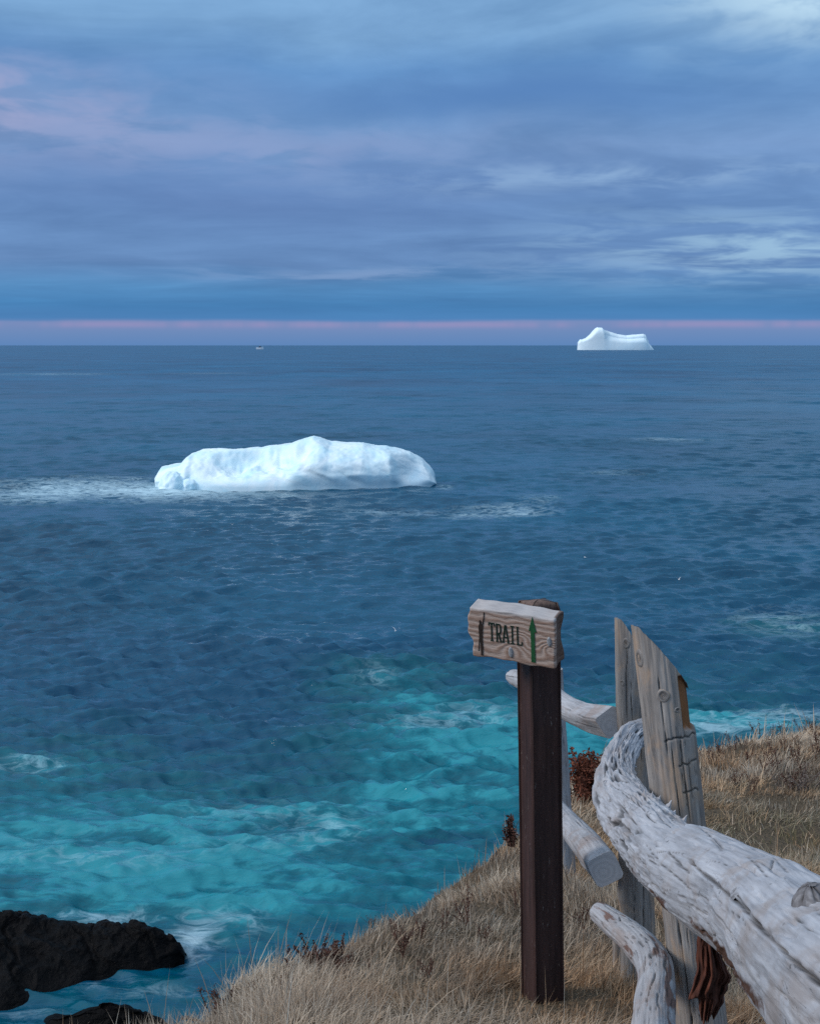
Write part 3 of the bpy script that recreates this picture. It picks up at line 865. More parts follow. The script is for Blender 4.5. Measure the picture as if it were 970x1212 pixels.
up_pts = rowsP([(603, 800, 5.05, 0.020), (612, 803, 4.95, 0.030), (640, 815, 4.6, 0.034), (664, 834, 4.3, 0.0365), (692, 848, 4.0, 0.0375), (723, 855, 3.74, 0.039)])
def hewn(TH, SS, RR, ck, R):
    # the near end was trimmed square with an axe
    q = sstep(0.95, 1.25, SS)
    a = (TH + 0.2) % (math.pi / 2) - math.pi / 4
    sq = R[None] * 0.86 / np.cos(a)
    RR = RR * (1 - q) + np.minimum(sq, R[None] * 1.12) * q
    return RR, ck, {"bark": np.zeros_like(RR)}
up_o, _ = add_tube("rail", up_pts, M_RAIL, fence, nseg=110, nlen=300, lump=0.04, seed=21, cracks=rand_cracks(rc, 12, 1.3, 0.05, 0.3, 0.0014, 0.004) +
                   [(2.0, 1.05, 2.05, 1.5, 0.002, 0.008, 0.05), (1.3, 1.1, 1.4, 1.5, 0.0016, 0.006, 0.05)], extra=hewn, round0=0.03)
tag(up_o, "bowed pale rail with a square hewn end")
def hewn2(TH, SS, RR, ck, R):
    q = sstep(1.28, 1.40, SS) * 0.85
    a = (TH + 0.35) % (math.pi / 2) - math.pi / 4
    sq = R[None] * 0.84 / np.cos(a)
    return RR * (1 - q) + np.minimum(sq, R[None] * 1.06) * q, ck, {"bark": np.zeros_like(RR)}
lo2_pts = rowsP([(625, 922, 5.05, 0.034), (645, 945, 4.75, 0.036), (664, 967, 4.45, 0.038), (690, 996, 4.0, 0.043), (716, 1029, 3.62, 0.046)])
lo2_o, _ = add_tube("rail", lo2_pts, M_RAIL, fence, nseg=110, nlen=260, lump=0.035, seed=25, cracks=rand_cracks(rc, 14, 1.3, 0.05, 0.2, 0.001, 0.004), extra=hewn2)
tag(lo2_o, "straight pale rail sloping down to a sawn end")

# --- knots on the posts
def knot(fr, frac, theta, r, elong, parent, mat, name="knot"):
    p, nrm, T = surf(fr, frac, theta)
    Bn = np.cross(nrm, T)
    nr, na = 14, 40
    q = np.linspace(0, 1, nr); a = np.linspace(0, 2 * math.pi, na, endpoint=False)
    A, Q = np.meshgrid(a, q, indexing="ij")
    wob = 1 + 0.13 * vnoise(np.cos(A) * 1.5, np.sin(A) * 1.5, Q * 2 + theta, 4)
    prof = 0.17 * np.exp(-((Q - 0.58) / 0.22) ** 2) + 0.05 * np.exp(-((Q - 0.15) / 0.12) ** 2) * vnoise(np.cos(A) * 2, np.sin(A) * 2, theta, 8) + 0.05 - 0.50 * sstep(0.78, 1.0, Q)
    cur = -(Q * r * wob * np.abs(np.cos(A)) ) ** 2 / (2 * 0.05) * 0.9
    x = Q * r * wob * np.cos(A); y = Q * r * elong * wob * np.sin(A)
    V = p + x[..., None] * Bn + y[..., None] * T + (prof * r * 0.75 + cur)[..., None] * nrm
    g = np.stack([x * 1.0 + 0.03 * Q, Q * 0.09 + 0 * y, y * 0.15 + 3 * theta], -1)
    ck = 0.42 * sstep(0.75, 0.15, Q) + 0.45 * np.exp(-((Q - 0.45) / 0.08) ** 2) * (0.6 + 0.6 * vnoise(np.cos(A) * 2, np.sin(A) * 2, theta, 6)) + 0.8 * np.exp(-((Q - 0.05) / 0.12) ** 2) + 0.55 * np.exp(-((Q - 0.88) / 0.06) ** 2) * (0.5 + vnoise(np.cos(A) * 2, np.sin(A) * 2, theta + 3, 6))
    n = V.reshape(-1, 3)
    at = {"grain": ("FLOAT_VECTOR", g), "crack": ("FLOAT", np.clip(ck, 0, 1)), "endgrain": ("FLOAT", np.zeros(len(n))),
          "split": ("FLOAT", np.zeros(len(n))), "bark": ("FLOAT", np.zeros(len(n)))}
    f = grid_faces(na, nr, wrap_u=True)
    return mesh_obj(name, n, f, mat, parent, True, at)
KS = 1.0
def th_for(fr, px, y, py):
    """angle on a standing post that shows at photo column px"""
    c, U, Sd, s, R = fr
    zz = P(px, py, y)[2]
    i = int(np.argmin(np.abs(c[:, 2] - zz)))
    off = (P(px, py, y)[0] - c[i, 0]) / R[i]
    sg = np.sign(Sd[i, 0])
    return i / (len(s) - 1), sg * math.asin(np.clip(off, -0.97, 0.97))
for fr, px, py, y, r, el_, par in [(big_f, 754, 772, 3.06, 0.017, 1.5, big_post), (big_f, 779, 815, 3.06, 0.017, 1.05, big_post), (big_f, 796, 834, 3.06, 0.010, 0.7, big_post),
                                   (rear_f, 738, 757, 3.75, 0.013, 1.4, rear_post), (rear_f, 734, 804, 3.75, 0.010, 1.2, rear_post)]:
    fq, th = th_for(fr, px, y, py)
    knot(fr, fq, th, r, el_, par, M_POST)

# --- splinters standing up along the log's ridge
def splinter(base, nrm, T, h, w, mat, parent, lean=0.5):
    B = np.cross(nrm, T)
    jt = lambda: random.uniform(-.16, .16)
    prof = [(-0.9, -0.25), (-0.6 + jt(), 0.35 + jt()), (-0.25 + jt(), 0.62 + jt()), (0.15 + jt(), 0.95), (0.42 + jt(), 0.80 + jt()), (0.40, 0.45), (0.75 + jt(), 0.25 + jt()), (0.9, -0.25)]
    front = [base + T * (u * w + lean * h * max(v, 0)) + nrm * (v * h) + B * 0.25 * w * (1 - v) for u, v in prof]
    back = [base + T * (u * w * 0.8 + lean * h * max(v, 0)) + nrm * (v * h * 0.92) - B * 0.3 * w * (1 - v) for u, v in prof]
    V = np.array(front + back); n = len(prof)
    f = [list(range(n))[::-1], [n + i for i in range(n)]] + [[i, (i + 1) % n, n + (i + 1) % n, n + i] for i in range(n)]
    at = {"grain": ("FLOAT_VECTOR", np.stack([V[:, 0] % 1, V[:, 1] % 1, V[:, 2] % 1], -1)), "crack": ("FLOAT", np.zeros(len(V))),
          "endgrain": ("FLOAT", np.zeros(len(V))), "bark": ("FLOAT", np.zeros(len(V))), "split": ("FLOAT", np.zeros(len(V)))}
    return mesh_obj("splinter", V, f, mat, parent, False, at)

for px, py, h, w in [(752, 893, .012, .012), (751, 908, .011, .011), (757, 934, .013, .012), (763, 941, .014, .013), (771, 944, .016, .010), (780, 946, .013, .011),
                     (792, 954, .020, .012), (799, 960, .010, .010), (812, 967, .018, .011), (835, 985, .009, .016), (866, 990, .010, .013)]:
    fq, th = log_theta(px, py)
    p, nrm, T = surf(log_f, fq, th, -0.003)
    splinter(p, nrm, T, 0.95 * h, 1.3 * w, M_LOG, log_o, lean=random.uniform(0.1, 0.7))
for px, py, r in [(716, 898, .006), (742, 882, .005), (735, 941, .007), (722, 946, .005), (843, 1103, .007), (715, 925, .006), (868, 1056, .010)]:
    fq, th = log_theta(px, py)
    knot(log_f, fq, th, r, 1.2, log_o, M_LOG)
# broken branch stub at the near end
fq, th = log_theta(962, 1066)
p, nrm, T = surf(log_f, fq, th, -0.02)
stub_pts = [list(p) + [0.030], list(p + nrm * 0.02 - T * 0.004) + [0.026], list(p + nrm * 0.04 - T * 0.012) + [0.021]]
M_STUB = wood("dark_knot_wood", (0.07, 0.065, 0.07), (0.16, 0.15, 0.155), (0.30, 0.29, 0.30), (0.12, 0.09, 0.08), 0.5)
stub_o, _ = add_tube("branch_stub", stub_pts, M_STUB, log_o, nseg=60, nlen=30, up=tuple(T), lump=0.12, seed=40, round1=0.02, cracks=rand_cracks(rc, 10, 0.03, 0.02, 0.05, 0.002, 0.004))

# --- hanging strip of red brown bark
def bark_strip():
    left = [(826, 1099), (823, 1120), (822, 1152), (813, 1184), (824, 1180), (828, 1206)]
    right = [(848, 1122), (858, 1142), (866, 1158), (862, 1166), (855, 1188), (843, 1208)]
    nv, nu = 60, 40
    ty = np.linspace(0, 1, len(left))
    v = np.linspace(0, 1, nv)
    lx = np.interp(v, ty, [p[0] for p in left]); ly = np.interp(v, ty, [p[1] for p in left])
    rx = np.interp(v, ty, [p[0] for p in right]); ry = np.interp(v, ty, [p[1] for p in right])
    front = np.zeros((nu, nv, 3)); back = np.zeros((nu, nv, 3))
    for i in range(nu):
        u = i / (nu - 1)
        for j in range(nv):
            px = lx[j] + (rx[j] - lx[j]) * u; py = ly[j] + (ry[j] - ly[j]) * u
            if j > nv - 14: py += 11.0 * float(fbm(u * 7, 3.3, 0, 2, 2)) * (j - nv + 14) / 14
            y = 2.30 - 0.045 * math.sin(u * math.pi) * (1 - 0.3 * v[j]) + 0.016 * float(fbm(u * 9 + v[j] * 1.2, v[j] * 2.2, 0, 3, 5)) + 0.03 * v[j]; px += 2.2 * float(vnoise(v[j] * 14, (u > .5) * 5.0, 0, 8)) * abs(2 * u - 1)
            front[i, j] = P(px, py, y); back[i, j] = P(px, py, y + 0.006)
    V = np.concatenate([front.reshape(-1, 3), back.reshape(-1, 3)])
    n = nu * nv
    f = grid_faces(nu, nv).tolist() + [[a + n for a in q[::-1]] for q in grid_faces(nu, nv).tolist()]
    ring = [i * nv for i in range(nu)] + [(nu - 1) * nv + j for j in range(1, nv)] + [i * nv + nv - 1 for i in range(nu - 2, -1, -1)] + [j for j in range(nv - 2, 0, -1)]
    for a, b2 in zip(ring, ring[1:] + ring[:1]): f.append([a, a + n, b2 + n, b2])
    m = simple_mat("red_bark", (0.022, 0.009, 0.007), (0.16, 0.055, 0.034), 30, 0.9, 0.006, (3.5, 1, 0.5), 5.0, 0.2)
    return mesh_obj("bark_strip", V, f, m, log_o, True)
bark_strip()
# twine wound round the rear post near the ground
def coil():
    c, U, Sd, s, R = rear_f
    zz = P(745, 1196, 3.75)[2]
    i = int(np.argmin(np.abs(c[:, 2] - zz)))
    pts = []
    for q in np.linspace(0, 3 * 2 * math.pi, 90):
        pts.append(list(c[i] + (R[i] + 0.004) * (math.cos(q) * U[i] + math.sin(q) * Sd[i]) + np.array([0, 0, 0.012 * (q / 18.8 - 0.5) * 2 + 0.002 * math.sin(q * 3.3)])) + [0.0028])
    V, f, *_ = tube(pts, 8, 360, lump=0.1)
    m = simple_mat("old_twine", (0.10, 0.08, 0.065), (0.25, 0.21, 0.17), 200, 0.9, 0.001)
    mesh_obj("twine", V, f, m, rear_post, True)
coil()

# ------------------------------------------------------------------ trail sign
def sign():
    base_w = P(642, 1187, 3.62); top_w = P(636.5, 712, 3.62)
    gz = float(ground_z(base_w[0], base_w[1])); print('post foot', base_w, 'ground', gz)
    root = empty("trail_sign", (base_w[0], base_w[1], min(base_w[2], gz)))
    tag(root, "carved wooden trail sign on a dark brown square post in the grass", "sign")
    ax = (top_w - base_w) / np.linalg.norm(top_w - base_w)
    yaw = math.radians(21)      # wide side face turned away from the viewer's left
    a = 0.0885
    fx = np.array([math.cos(yaw), math.sin(yaw), 0]); fx -= fx @ ax * ax; fx /= np.linalg.norm(fx)
    fy = np.cross(ax, fx)
    half = a / 2; bev = 0.006
    prof = []
    for sx, sy in ((-1, -1), (1, -1), (1, 1), (-1, 1)):
        p0 = np.array([sx * (half - (bev if sx * sy > 0 else 0)), sy * (half - (0 if sx * sy > 0 else bev))])
        p1 = np.array([sx * (half - (0 if sx * sy > 0 else bev)), sy * (half - (bev if sx * sy > 0 else 0))])
        prof += [p0, p1]
    # densify each side so that the surface can be uneven
    ring = []
    for i in range(8):
        p, q = prof[i], prof[(i + 1) % 8]
        nn = 16 if np.linalg.norm(q - p) > 0.02 else 3
        for k in range(nn): ring.append(p + (q - p) * k / nn)
    ring = np.array(ring)
    L = np.linalg.norm(top_w - base_w) + 0.12
    nl = 200
    sl_ = np.linspace(-0.12, L - 0.12, nl)
    V = np.zeros((len(ring), nl, 3))
    for j, q in enumerate(sl_):
        shrink = 1 - 0.10 * sstep(L - 0.12 - 0.02, L - 0.12, q)
        rr = ring * shrink * (1 + 0.006 * vnoise(ring[:, 0] * 60, ring[:, 1] * 60, q * 14, 2)[:, None])
        V[:, j] = base_w + ax * q + rr[:, :1] * fx + rr[:, 1:] * fy
    n = len(ring)
    f = grid_faces(n, nl, wrap_u=True).tolist()
    VV = V.reshape(-1, 3)
    tc = V[:, -1].mean(0) + ax * 0.006
    f += [[i * nl + nl - 1, ((i + 1) % n) * nl + nl - 1, len(VV)] for i in range(n)]
    VV = np.vstack([VV, tc[None]])
    m, t, b = material("dark_brown_paint")
    pos = t.pos()
    st_ = t.noise(t.mapv(pos, (70, 70, 6)), 1.0, 5.0, 0.65)
    chips = t.noise(t.mapv(pos, (160, 160, 28)), 1.0, 5.0, 0.7)
    big = t.noise(t.mapv(pos, (9, 9, 4)), 1.0, 3.0)
    c = t.mix(t.rng(0.3, 0.7, st_), (0.022, 0.011, 0.0105), (0.062, 0.031, 0.027))
    c = t.mix(t.m("MULTIPLY", t.ss(0.62, 0.72, chips), t.ss(0.38, 0.60, big)), c, (0.26, 0.22, 0.20))
    # the paint has worn to bare wood on the seaward corner and on the cut top
    sp = t.n("ShaderNodeSeparateXYZ", {0: pos}).outputs[2]
    wt = t.ss(float(top_w[2]) - 0.016, float(top_w[2]) - 0.002, sp)
    c = t.mix(t.m("MULTIPLY", wt, t.rng(0.35, 0.6, chips, 0.2, 1.0)), c, (0.16, 0.10, 0.075))
    t.set(b, "Base Color", c)
    b.inputs["Roughness"].default_value = 0.6
    b.inputs["Specular IOR Level"].default_value = 0.3
    bump(t, b, t.m("ADD", st_, chips), 0.0015, 0.8)
    mesh_obj("post", VV, f, m, root, True)

    # --- board: axes recovered from the photograph (width, downwards, into the depth)
    ctr_px = (605.8, 755.0); yb = 3.50
    r0 = ray(*ctr_px); dist = np.linalg.norm(r0) * yb / r0[1]
    rn = r0 / np.linalg.norm(r0)
    e1 = RGT - (RGT @ rn) * rn; e1 /= np.linalg.norm(e1)
    e2 = np.cross(rn, e1); 
    if e2[2] > 0: e2 = -e2
    sc = dist / (F * np.linalg.norm(r0)) * np.linalg.norm(r0) ** 1 if False else (yb / r0[1]) / F
    u3 = (100 * e1 + 16 * e2 - 35.8 * rn) * sc
    v3 = (1.5 * e1 + 58 * e2 + 30 * rn) * sc
    u_ = u3 / np.linalg.norm(u3)
    v_ = v3 - (v3 @ u_) * u_; v_ /= np.linalg.norm(v_)
    w_ = np.cross(u_, v_)
    if w_ @ rn < 0: w_ = -w_
    Wd, Hd, Td = np.linalg.norm(u3), np.linalg.norm(v3), 27.0 * sc
    C0 = P(*ctr_px, yb)
    print("board", Wd, Hd, Td)
    def bp_(u, v, w=0.0):
        return C0 + u_ * ((u - 0.5) * Wd) + v_ * ((v - 0.5) * Hd) + w_ * w
    # outline with scalloped ends
    nU, nV, nW = 90, 64, 16
    def le(v, w): return -0.008 + 0.018 * np.sin(v * 8.6 + 0.6) * (0.8) * sstep(0, 0.1, v) + 0.010 * np.sin(v * 19 + 1) + 0.05 * (w - 0.5) * np.sin(v * 6)
    def re(v, w): return 1.0 + 0.008 * np.sin(v * 6.2 - 0.4) * (1 - w) + 0.020 * np.sin(v * 7.2 + 1.2) * w - 0.05 * w * np.sin(w * 3.14) * (0.5 + 0.5 * np.sin(v * 9))
    def tp(u, w): return 0.0 + 0.012 * np.sin(u * 7 + 1) + 0.006 * np.sin(u * 23)
    def bt(u, w): return 1.0 + 0.014 * np.sin(u * 8 + 2) + 0.010 * np.sin(u * 21)
    def point(u, v, w):
        uu = le(v, w) + (re(v, w) - le(v, w)) * u
        vv = tp(u, w) + (bt(u, w) - tp(u, w)) * v
        # rounded arrises
        return bp_(uu[..., None], vv[..., None], (w * Td)[..., None])
    eps = 0.0
    parts = []
    def sheet(fu, na, nb, flip):
        A, B = np.meshgrid(np.linspace(0, 1, na), np.linspace(0, 1, nb), indexing="ij")
        u, v, w = fu(A, B)
        V = point(u, v, w)
        # pull corners in for a soft bevel
        d = np.minimum.reduce([u * Wd, (1 - u) * Wd]) ; e = np.minimum(v, 1 - v) * Hd; g = np.minimum(w, 1 - w) * Td
        bev = 0.0042
        def soft(q): return np.clip(1 - q / bev, 0, 1) ** 2
        inw = C0 + w_ * Td / 2
        cu = np.sign(u - 0.5); cv = np.sign(v - 0.5); cw = np.sign(w - 0.5)
        two = soft(d) * soft(e) + soft(e) * soft(g) + soft(d) * soft(g)
        k = (0.30 * bev * np.clip(two, 0, 1.6))
        V = V - (cu * soft(d) * k)[..., None] * u_ - (cv * soft(e) * k)[..., None] * v_ - (cw * soft(g) * k)[..., None] * w_
        f = grid_faces(na, nb)
        return V.reshape(-1, 3), (f[:, ::-1] if flip else f)
    one = lambda A: np.ones_like(A); zer = lambda A: np.zeros_like(A)
    parts.append(sheet(lambda A, B: (A, B, zer(A)), nU, nV, False))
    parts.append(sheet(lambda A, B: (A, B, one(A)), nU, nV, True))
    parts.append(sheet(lambda A, B: (A, zer(A), B), nU, nW, True))
    parts.append(sheet(lambda A, B: (A, one(A), B), nU, nW, False))
    parts.append(sheet(lambda A, B: (zer(A), A, B), nV, nW, False))
    parts.append(sheet(lambda A, B: (one(A), A, B), nV, nW, True))
    V, f = merge(parts)
    # local coordinates for the wood figure
    rel = V - C0
    loc3 = np.stack([rel @ u_, rel @ v_, rel @ w_], -1)
    m, t, b = material("carved_cedar_board")
    g = t.attr("board", "Vector")
    sp3 = t.n("ShaderNodeSeparateXYZ", {0: g})
    bx, by, bz = sp3.outputs
    # growth rings bending round two knots
    warp = t.noise(t.mapv(g, (9, 15, 12)), 1.0, 3.0, 0.5)
    def kd(x0, y0, s0, amp):
        dx = t.m("SUBTRACT", bx, x0); dy = t.m("SUBTRACT", by, y0)
        r2 = t.m("ADD", t.m("MULTIPLY", dx, dx), t.m("MULTIPLY", t.m("MULTIPLY", dy, dy), 2.0))
        return t.m("MULTIPLY", t.m("EXPONENT", t.m("MULTIPLY", r2, -1.0 / (s0 * s0))), amp)
    ph = t.m("ADD", by, t.m("MULTIPLY", t.m("SUBTRACT", warp, 0.5), 0.055))
    ph = t.m("ADD", ph, t.m("ADD", kd(0.000, 0.028, 0.034, 0.045), kd(0.102, 0.015, 0.026, 0.05)))
    ph = t.m("ADD", ph, kd(0.022, -0.004, 0.022, 0.030))
    rings = t.m("SINE", t.m("MULTIPLY", ph, 360.0))
    fine = t.noise(t.mapv(g, (30, 260, 200)), 1.0, 4.0, 0.6)
    blot = t.noise(t.mapv(g, (24, 30, 24)), 1.0, 4.0, 0.6)
    c = t.mix(t.rng(-0.9, 1.0, t.m("ADD", t.m("MULTIPLY", rings, t.rng(0.3, 0.7, blot, 0.35, 1.05)), t.m("MULTIPLY", t.m("SUBTRACT", fine, 0.5), 2.0))), (0.26, 0.145, 0.10), (0.58, 0.455, 0.39))
    c = t.mix(t.rng(0.35, 0.7, blot, 0.0, 0.5), c, (0.36, 0.265, 0.22))
    # greyer upper edge; shade of the right end put into its brown end grain
    topm = t.m("MULTIPLY", t.ss(-0.40 * Hd, -0.50 * Hd, by), 0.75)
    c = t.mix(topm, c, t.mix(fine, (0.28, 0.275, 0.28), (0.48, 0.475, 0.48)))
    endm = t.ss(0.492 * Wd, 0.52 * Wd, bx)
    gz2 = t.ss(0.12 * Td, 0.3 * Td, bz)
    c = t.mix(t.m("MULTIPLY", t.m("MULTIPLY", t.ss(0.46 * Wd, 0.48 * Wd, bx), gz2), 0.9), c, t.mix(fine, (0.085, 0.05, 0.038), (0.16, 0.10, 0.075)))
    t.set(b, "Base Color", c)
    b.inputs["Roughness"].default_value = 0.7
    b.inputs["Specular IOR Level"].default_value = 0.25
    bump(t, b, t.m("ADD", t.m("MULTIPLY", rings, 0.35), fine), 0.0016, 0.8)
    board = mesh_obj("board", V, f, m, root, True, {"board": ("FLOAT_VECTOR", loc3)})

    # --- carved and painted marks: thin inlays standing 0.6 mm proud of the weathered face
    def inlay(polys, mat, name):
        parts = []
        for poly in polys:
            n = len(poly)
            fr = np.array([bp_(u, v, -0.0016) for u, v in poly]); bk = np.array([bp_(u, v, 0.0016) for u, v in poly])
            VV = np.concatenate([fr, bk])
            ff = [list(range(n)), [2 * n - 1 - i for i in range(n)]] + [[i, n + i, n + (i + 1) % n, (i + 1) % n] for i in range(n)]
            parts.append((VV, ff))
        V, f = merge(parts)
        return mesh_obj(name, V, f, mat, board, False)
    m_text = simple_mat("dark_green_letters", (0.005, 0.016, 0.010), (0.011, 0.032, 0.020), 140, 0.7, 0.0006)
    m_arrow = simple_mat("green_paint", (0.012, 0.075, 0.028), (0.022, 0.115, 0.042), 90, 0.6, 0.0006)
    m_man = simple_mat("dark_brown_mark", (0.016, 0.011, 0.009), (0.040, 0.026, 0.020), 140, 0.7, 0.0006)
    def bar(p, q, w, asp=None):
        # a stroke between two points in board units, w in units of board width
        k = Hd / Wd
        p = np.array([p[0], p[1] * k]); q = np.array([q[0], q[1] * k])
        d = q - p; d /= np.linalg.norm(d); n = np.array([-d[1], d[0]]) * w / 2
        e = d * w * 0.15
        pts = [p - e + n, q + e + n, q + e - n, p - e - n]
        pts = [(a, b2 / k) for a, b2 in pts]
        area = sum(pts[i][0] * pts[(i + 1) % 4][1] - pts[(i + 1) % 4][0] * pts[i][1] for i in range(4))
        return pts if area < 0 else pts[::-1]
    top, bot = 0.265, 0.615
    sw = 0.0155
    def letter(ch, x, w):
        t0, b0, mid = top, bot, (top + bot) / 2
        L = []
        if ch == "T":
            L = [bar((x, t0), (x + w, t0), sw), bar((x + w / 2, t0), (x + w / 2, b0), sw), bar((x, t0), (x, t0 + .05), sw * .7), bar((x + w, t0), (x + w, t0 + .05), sw * .7),
                 bar((x + w * .25, b0), (x + w * .75, b0), sw * .7)]
        if ch == "R":
            r = x + w
            L = [bar((x + .008, t0), (x + .008, b0), sw), bar((x, t0), (r - .012, t0), sw * .85), bar((r - .012, t0), (r, t0 + .05), sw), bar((r, t0 + .05), (r, mid - .04), sw),
                 bar((r, mid - .04), (r - .012, mid + .01), sw), bar((x, mid + .01), (r - .012, mid + .01), sw * .85), bar((x + w * .5, mid + .01), (r, b0), sw), bar((r - .012, b0), (r + .012, b0), sw * .6),
                 bar((x - .004, b0), (x + .02, b0), sw * .6)]
        if ch == "A":
            L = [bar((x + w / 2 - .004, t0), (x, b0), sw), bar((x + w / 2 + .004, t0), (x + w, b0), sw), bar((x + w * .2, mid + .07), (x + w * .8, mid + .07), sw * .85),
                 bar((x - .01, b0), (x + .014, b0), sw * .6), bar((x + w - .014, b0), (x + w + .01, b0), sw * .6)]
        if ch == "I":
            L = [bar((x + w / 2, t0), (x + w / 2, b0), sw), bar((x + w * .1, t0), (x + w * .9, t0), sw * .8), bar((x + w * .1, b0), (x + w * .9, b0), sw * .8)]
        if ch == "L":
            L = [bar((x + .008, t0), (x + .008, b0), sw), bar((x - .004, t0), (x + .024, t0), sw * .6), bar((x, b0), (x + w, b0), sw * .85), bar((x + w, b0), (x + w, b0 - .06), sw * .7)]
        return L
    for ch, x, w in (("T", 0.226, 0.066), ("R", 0.312, 0.054), ("A", 0.392, 0.062), ("I", 0.478, 0.05), ("L", 0.556, 0.058)):
        # strokes of one letter overlap: give each its own tiny height so no two faces share a plane
        parts = []
        for i, poly in enumerate(letter(ch, x, w)):
            hgt = -0.0014 - 0.00006 * i
            n = len(poly)
            fr = np.array([bp_(u, v, hgt) for u, v in poly]); bk = np.array([bp_(u, v, 0.0016 + 0.00005 * i) for u, v in poly])
            parts.append((np.concatenate([fr, bk]), [list(range(n)), [2 * n - 1 - i2 for i2 in range(n)]] + [[i2, n + i2, n + (i2 + 1) % n, (i2 + 1) % n] for i2 in range(n)]))
        V, f = merge(parts)
        mesh_obj("letter", V, f, m_text, board, False)
    ax0 = 0.742
    arrow = [(ax0, 0.015), (ax0 - 0.046, 0.30), (ax0 - 0.022, 0.285), (ax0 - 0.021, 0.60), (ax0 - 0.022, 0.925), (ax0 + 0.026, 0.925), (ax0 + 0.024, 0.6), (ax0 + 0.022, 0.30), (ax0 + 0.046, 0.32)]
    inlay([arrow], m_arrow, "arrow")
    hx = 0.125
    man = [(hx - .004, .235), (hx + .008, .25), (hx + .012, .30), (hx + .020, .33), (hx + .040, .17), (hx + .045, .065), (hx + .053, .07), (hx + .047, .19), (hx + .030, .37),
           (hx + .024, .50), (hx + .020, .62), (hx + .024, .80), (hx + .018, .965), (hx - .004, .95), (hx - .004, .80), (hx - .006, .66), (hx - .018, .70), (hx - .030, .88), (hx - .036, .875),
           (hx - .024, .68), (hx - .018, .56), (hx - .022, .44), (hx - .020, .36), (hx - .010, .31), (hx - .012, .26)]
    inlay([man], m_man, "hiker_figure")
    m_bolt = simple_mat("grey_bolt_plug", (0.20, 0.20, 0.21), (0.40, 0.40, 0.41), 120, 0.5, 0.001)
    for u0, v0, ru, rv in ((0.478, 0.80, 0.031, 0.115), (0.932, 0.46, 0.029, 0.105)):
        na, nr = 28, 7
        A, Q = np.meshgrid(np.linspace(0, 2 * math.pi, na, endpoint=False), np.linspace(0, 1, nr), indexing="ij")
        dome = -0.0006 - 0.0035 * np.sqrt(np.clip(1 - Q ** 2, 0, 1)) + 0.003 * sstep(0.8, 1, Q)
        V = bp_((u0 + ru * Q * np.cos(A))[..., None], (v0 + rv * Q * np.sin(A) + 0.5 * ru * Q * np.cos(A))[..., None], dome[..., None])
        mesh_obj("bolt", V.reshape(-1, 3), grid_faces(na, nr, wrap_u=True), m_bolt, board, True)
sign()

# ------------------------------------------------------------------ weeds and shrubs
M_WEED = simple_mat("dead_weed_brown", (0.038, 0.016, 0.012), (0.12, 0.052, 0.036), 60, 0.9, 0)
M_RUST = simple_mat("rust_red_leaves", (0.075, 0.020, 0.012), (0.19, 0.062, 0.032), 18, 0.85, 0)
M_GREYWEED = simple_mat("grey_weed_leaves", (0.11, 0.085, 0.075), (0.22, 0.18, 0.155), 40, 0.9, 0)
M_TWIG = simple_mat("pale_twig", (0.28, 0.24, 0.20), (0.46, 0.41, 0.36), 60, 0.8, 0)

def leafs(r, pts, size, n_per):
    """small crumpled leaf quads round each point"""
    parts_v, parts_f, n = [], [], 0
    for p in pts:
        for _ in range(n_per):
            a = r.normal(size=3); a /= np.linalg.norm(a); b = np.cross(a, r.normal(size=3)); b /= np.linalg.norm(b)
            c = p + r.normal(size=3) * size * 0.7
            l, w = size * (0.6 + 0.8 * r.random()), size * (0.25 + 0.3 * r.random())
            parts_v += [c - a * l, c + b * w, c + a * l + np.cross(a, b) * w * 0.5, c - b * w]
            parts_f.append([n, n + 1, n + 2, n + 3]); n += 4
    return np.array(parts_v), parts_f

def stem(p, q, r0, r1, n=5):
    d = (q - p); L = np.linalg.norm(d); d = d / L
    a = np.cross(d, [0.3, 0.9, 0.1]); a /= np.linalg.norm(a); b = np.cross(d, a)
    V = []
    for c, r in ((p, r0), (q, r1)):
        for k in range(n):
            V.append(c + r * (math.cos(6.283 * k / n) * a + math.sin(6.283 * k / n) * b))
    return np.array(V), [[k, (k + 1) % n, n + (k + 1) % n, n + k] for k in range(n)]

def weed_mesh(seed, h):
    r = np.random.default_rng(seed)
    parts = []
    for _ in range(r.integers(2, 5)):
        lean = r.normal(size=2) * 0.22
        tipp = np.array([lean[0] * h, lean[1] * h, h * (0.65 + 0.35 * r.random())])
        midp = tipp * 0.5 + np.array([r.normal() * 0.02 * h, r.normal() * 0.02 * h, 0])
        b0 = np.array([r.normal() * 0.006, r.normal() * 0.006, -0.02])
        parts += [stem(b0, midp, 0.0016, 0.0013), stem(midp, tipp, 0.0013, 0.0006)]
        pts = [b0 + (tipp - b0) * q + r.normal(size=3) * 0.004 for q in np.linspace(0.42, 1.0, 11)]
        parts.append(leafs(r, pts, 0.0042, 3))
        for q in (0.35, 0.5, 0.62):
            p = b0 + (tipp - b0) * q
            e = p + np.array([r.normal() * 0.03, r.normal() * 0.03, 0.03 + 0.02 * r.random()])
            parts += [stem(p, e, 0.001, 0.0006), leafs(r, [e, (p + e) / 2], 0.0045, 3)]
    return merge(parts)
weed_src = []
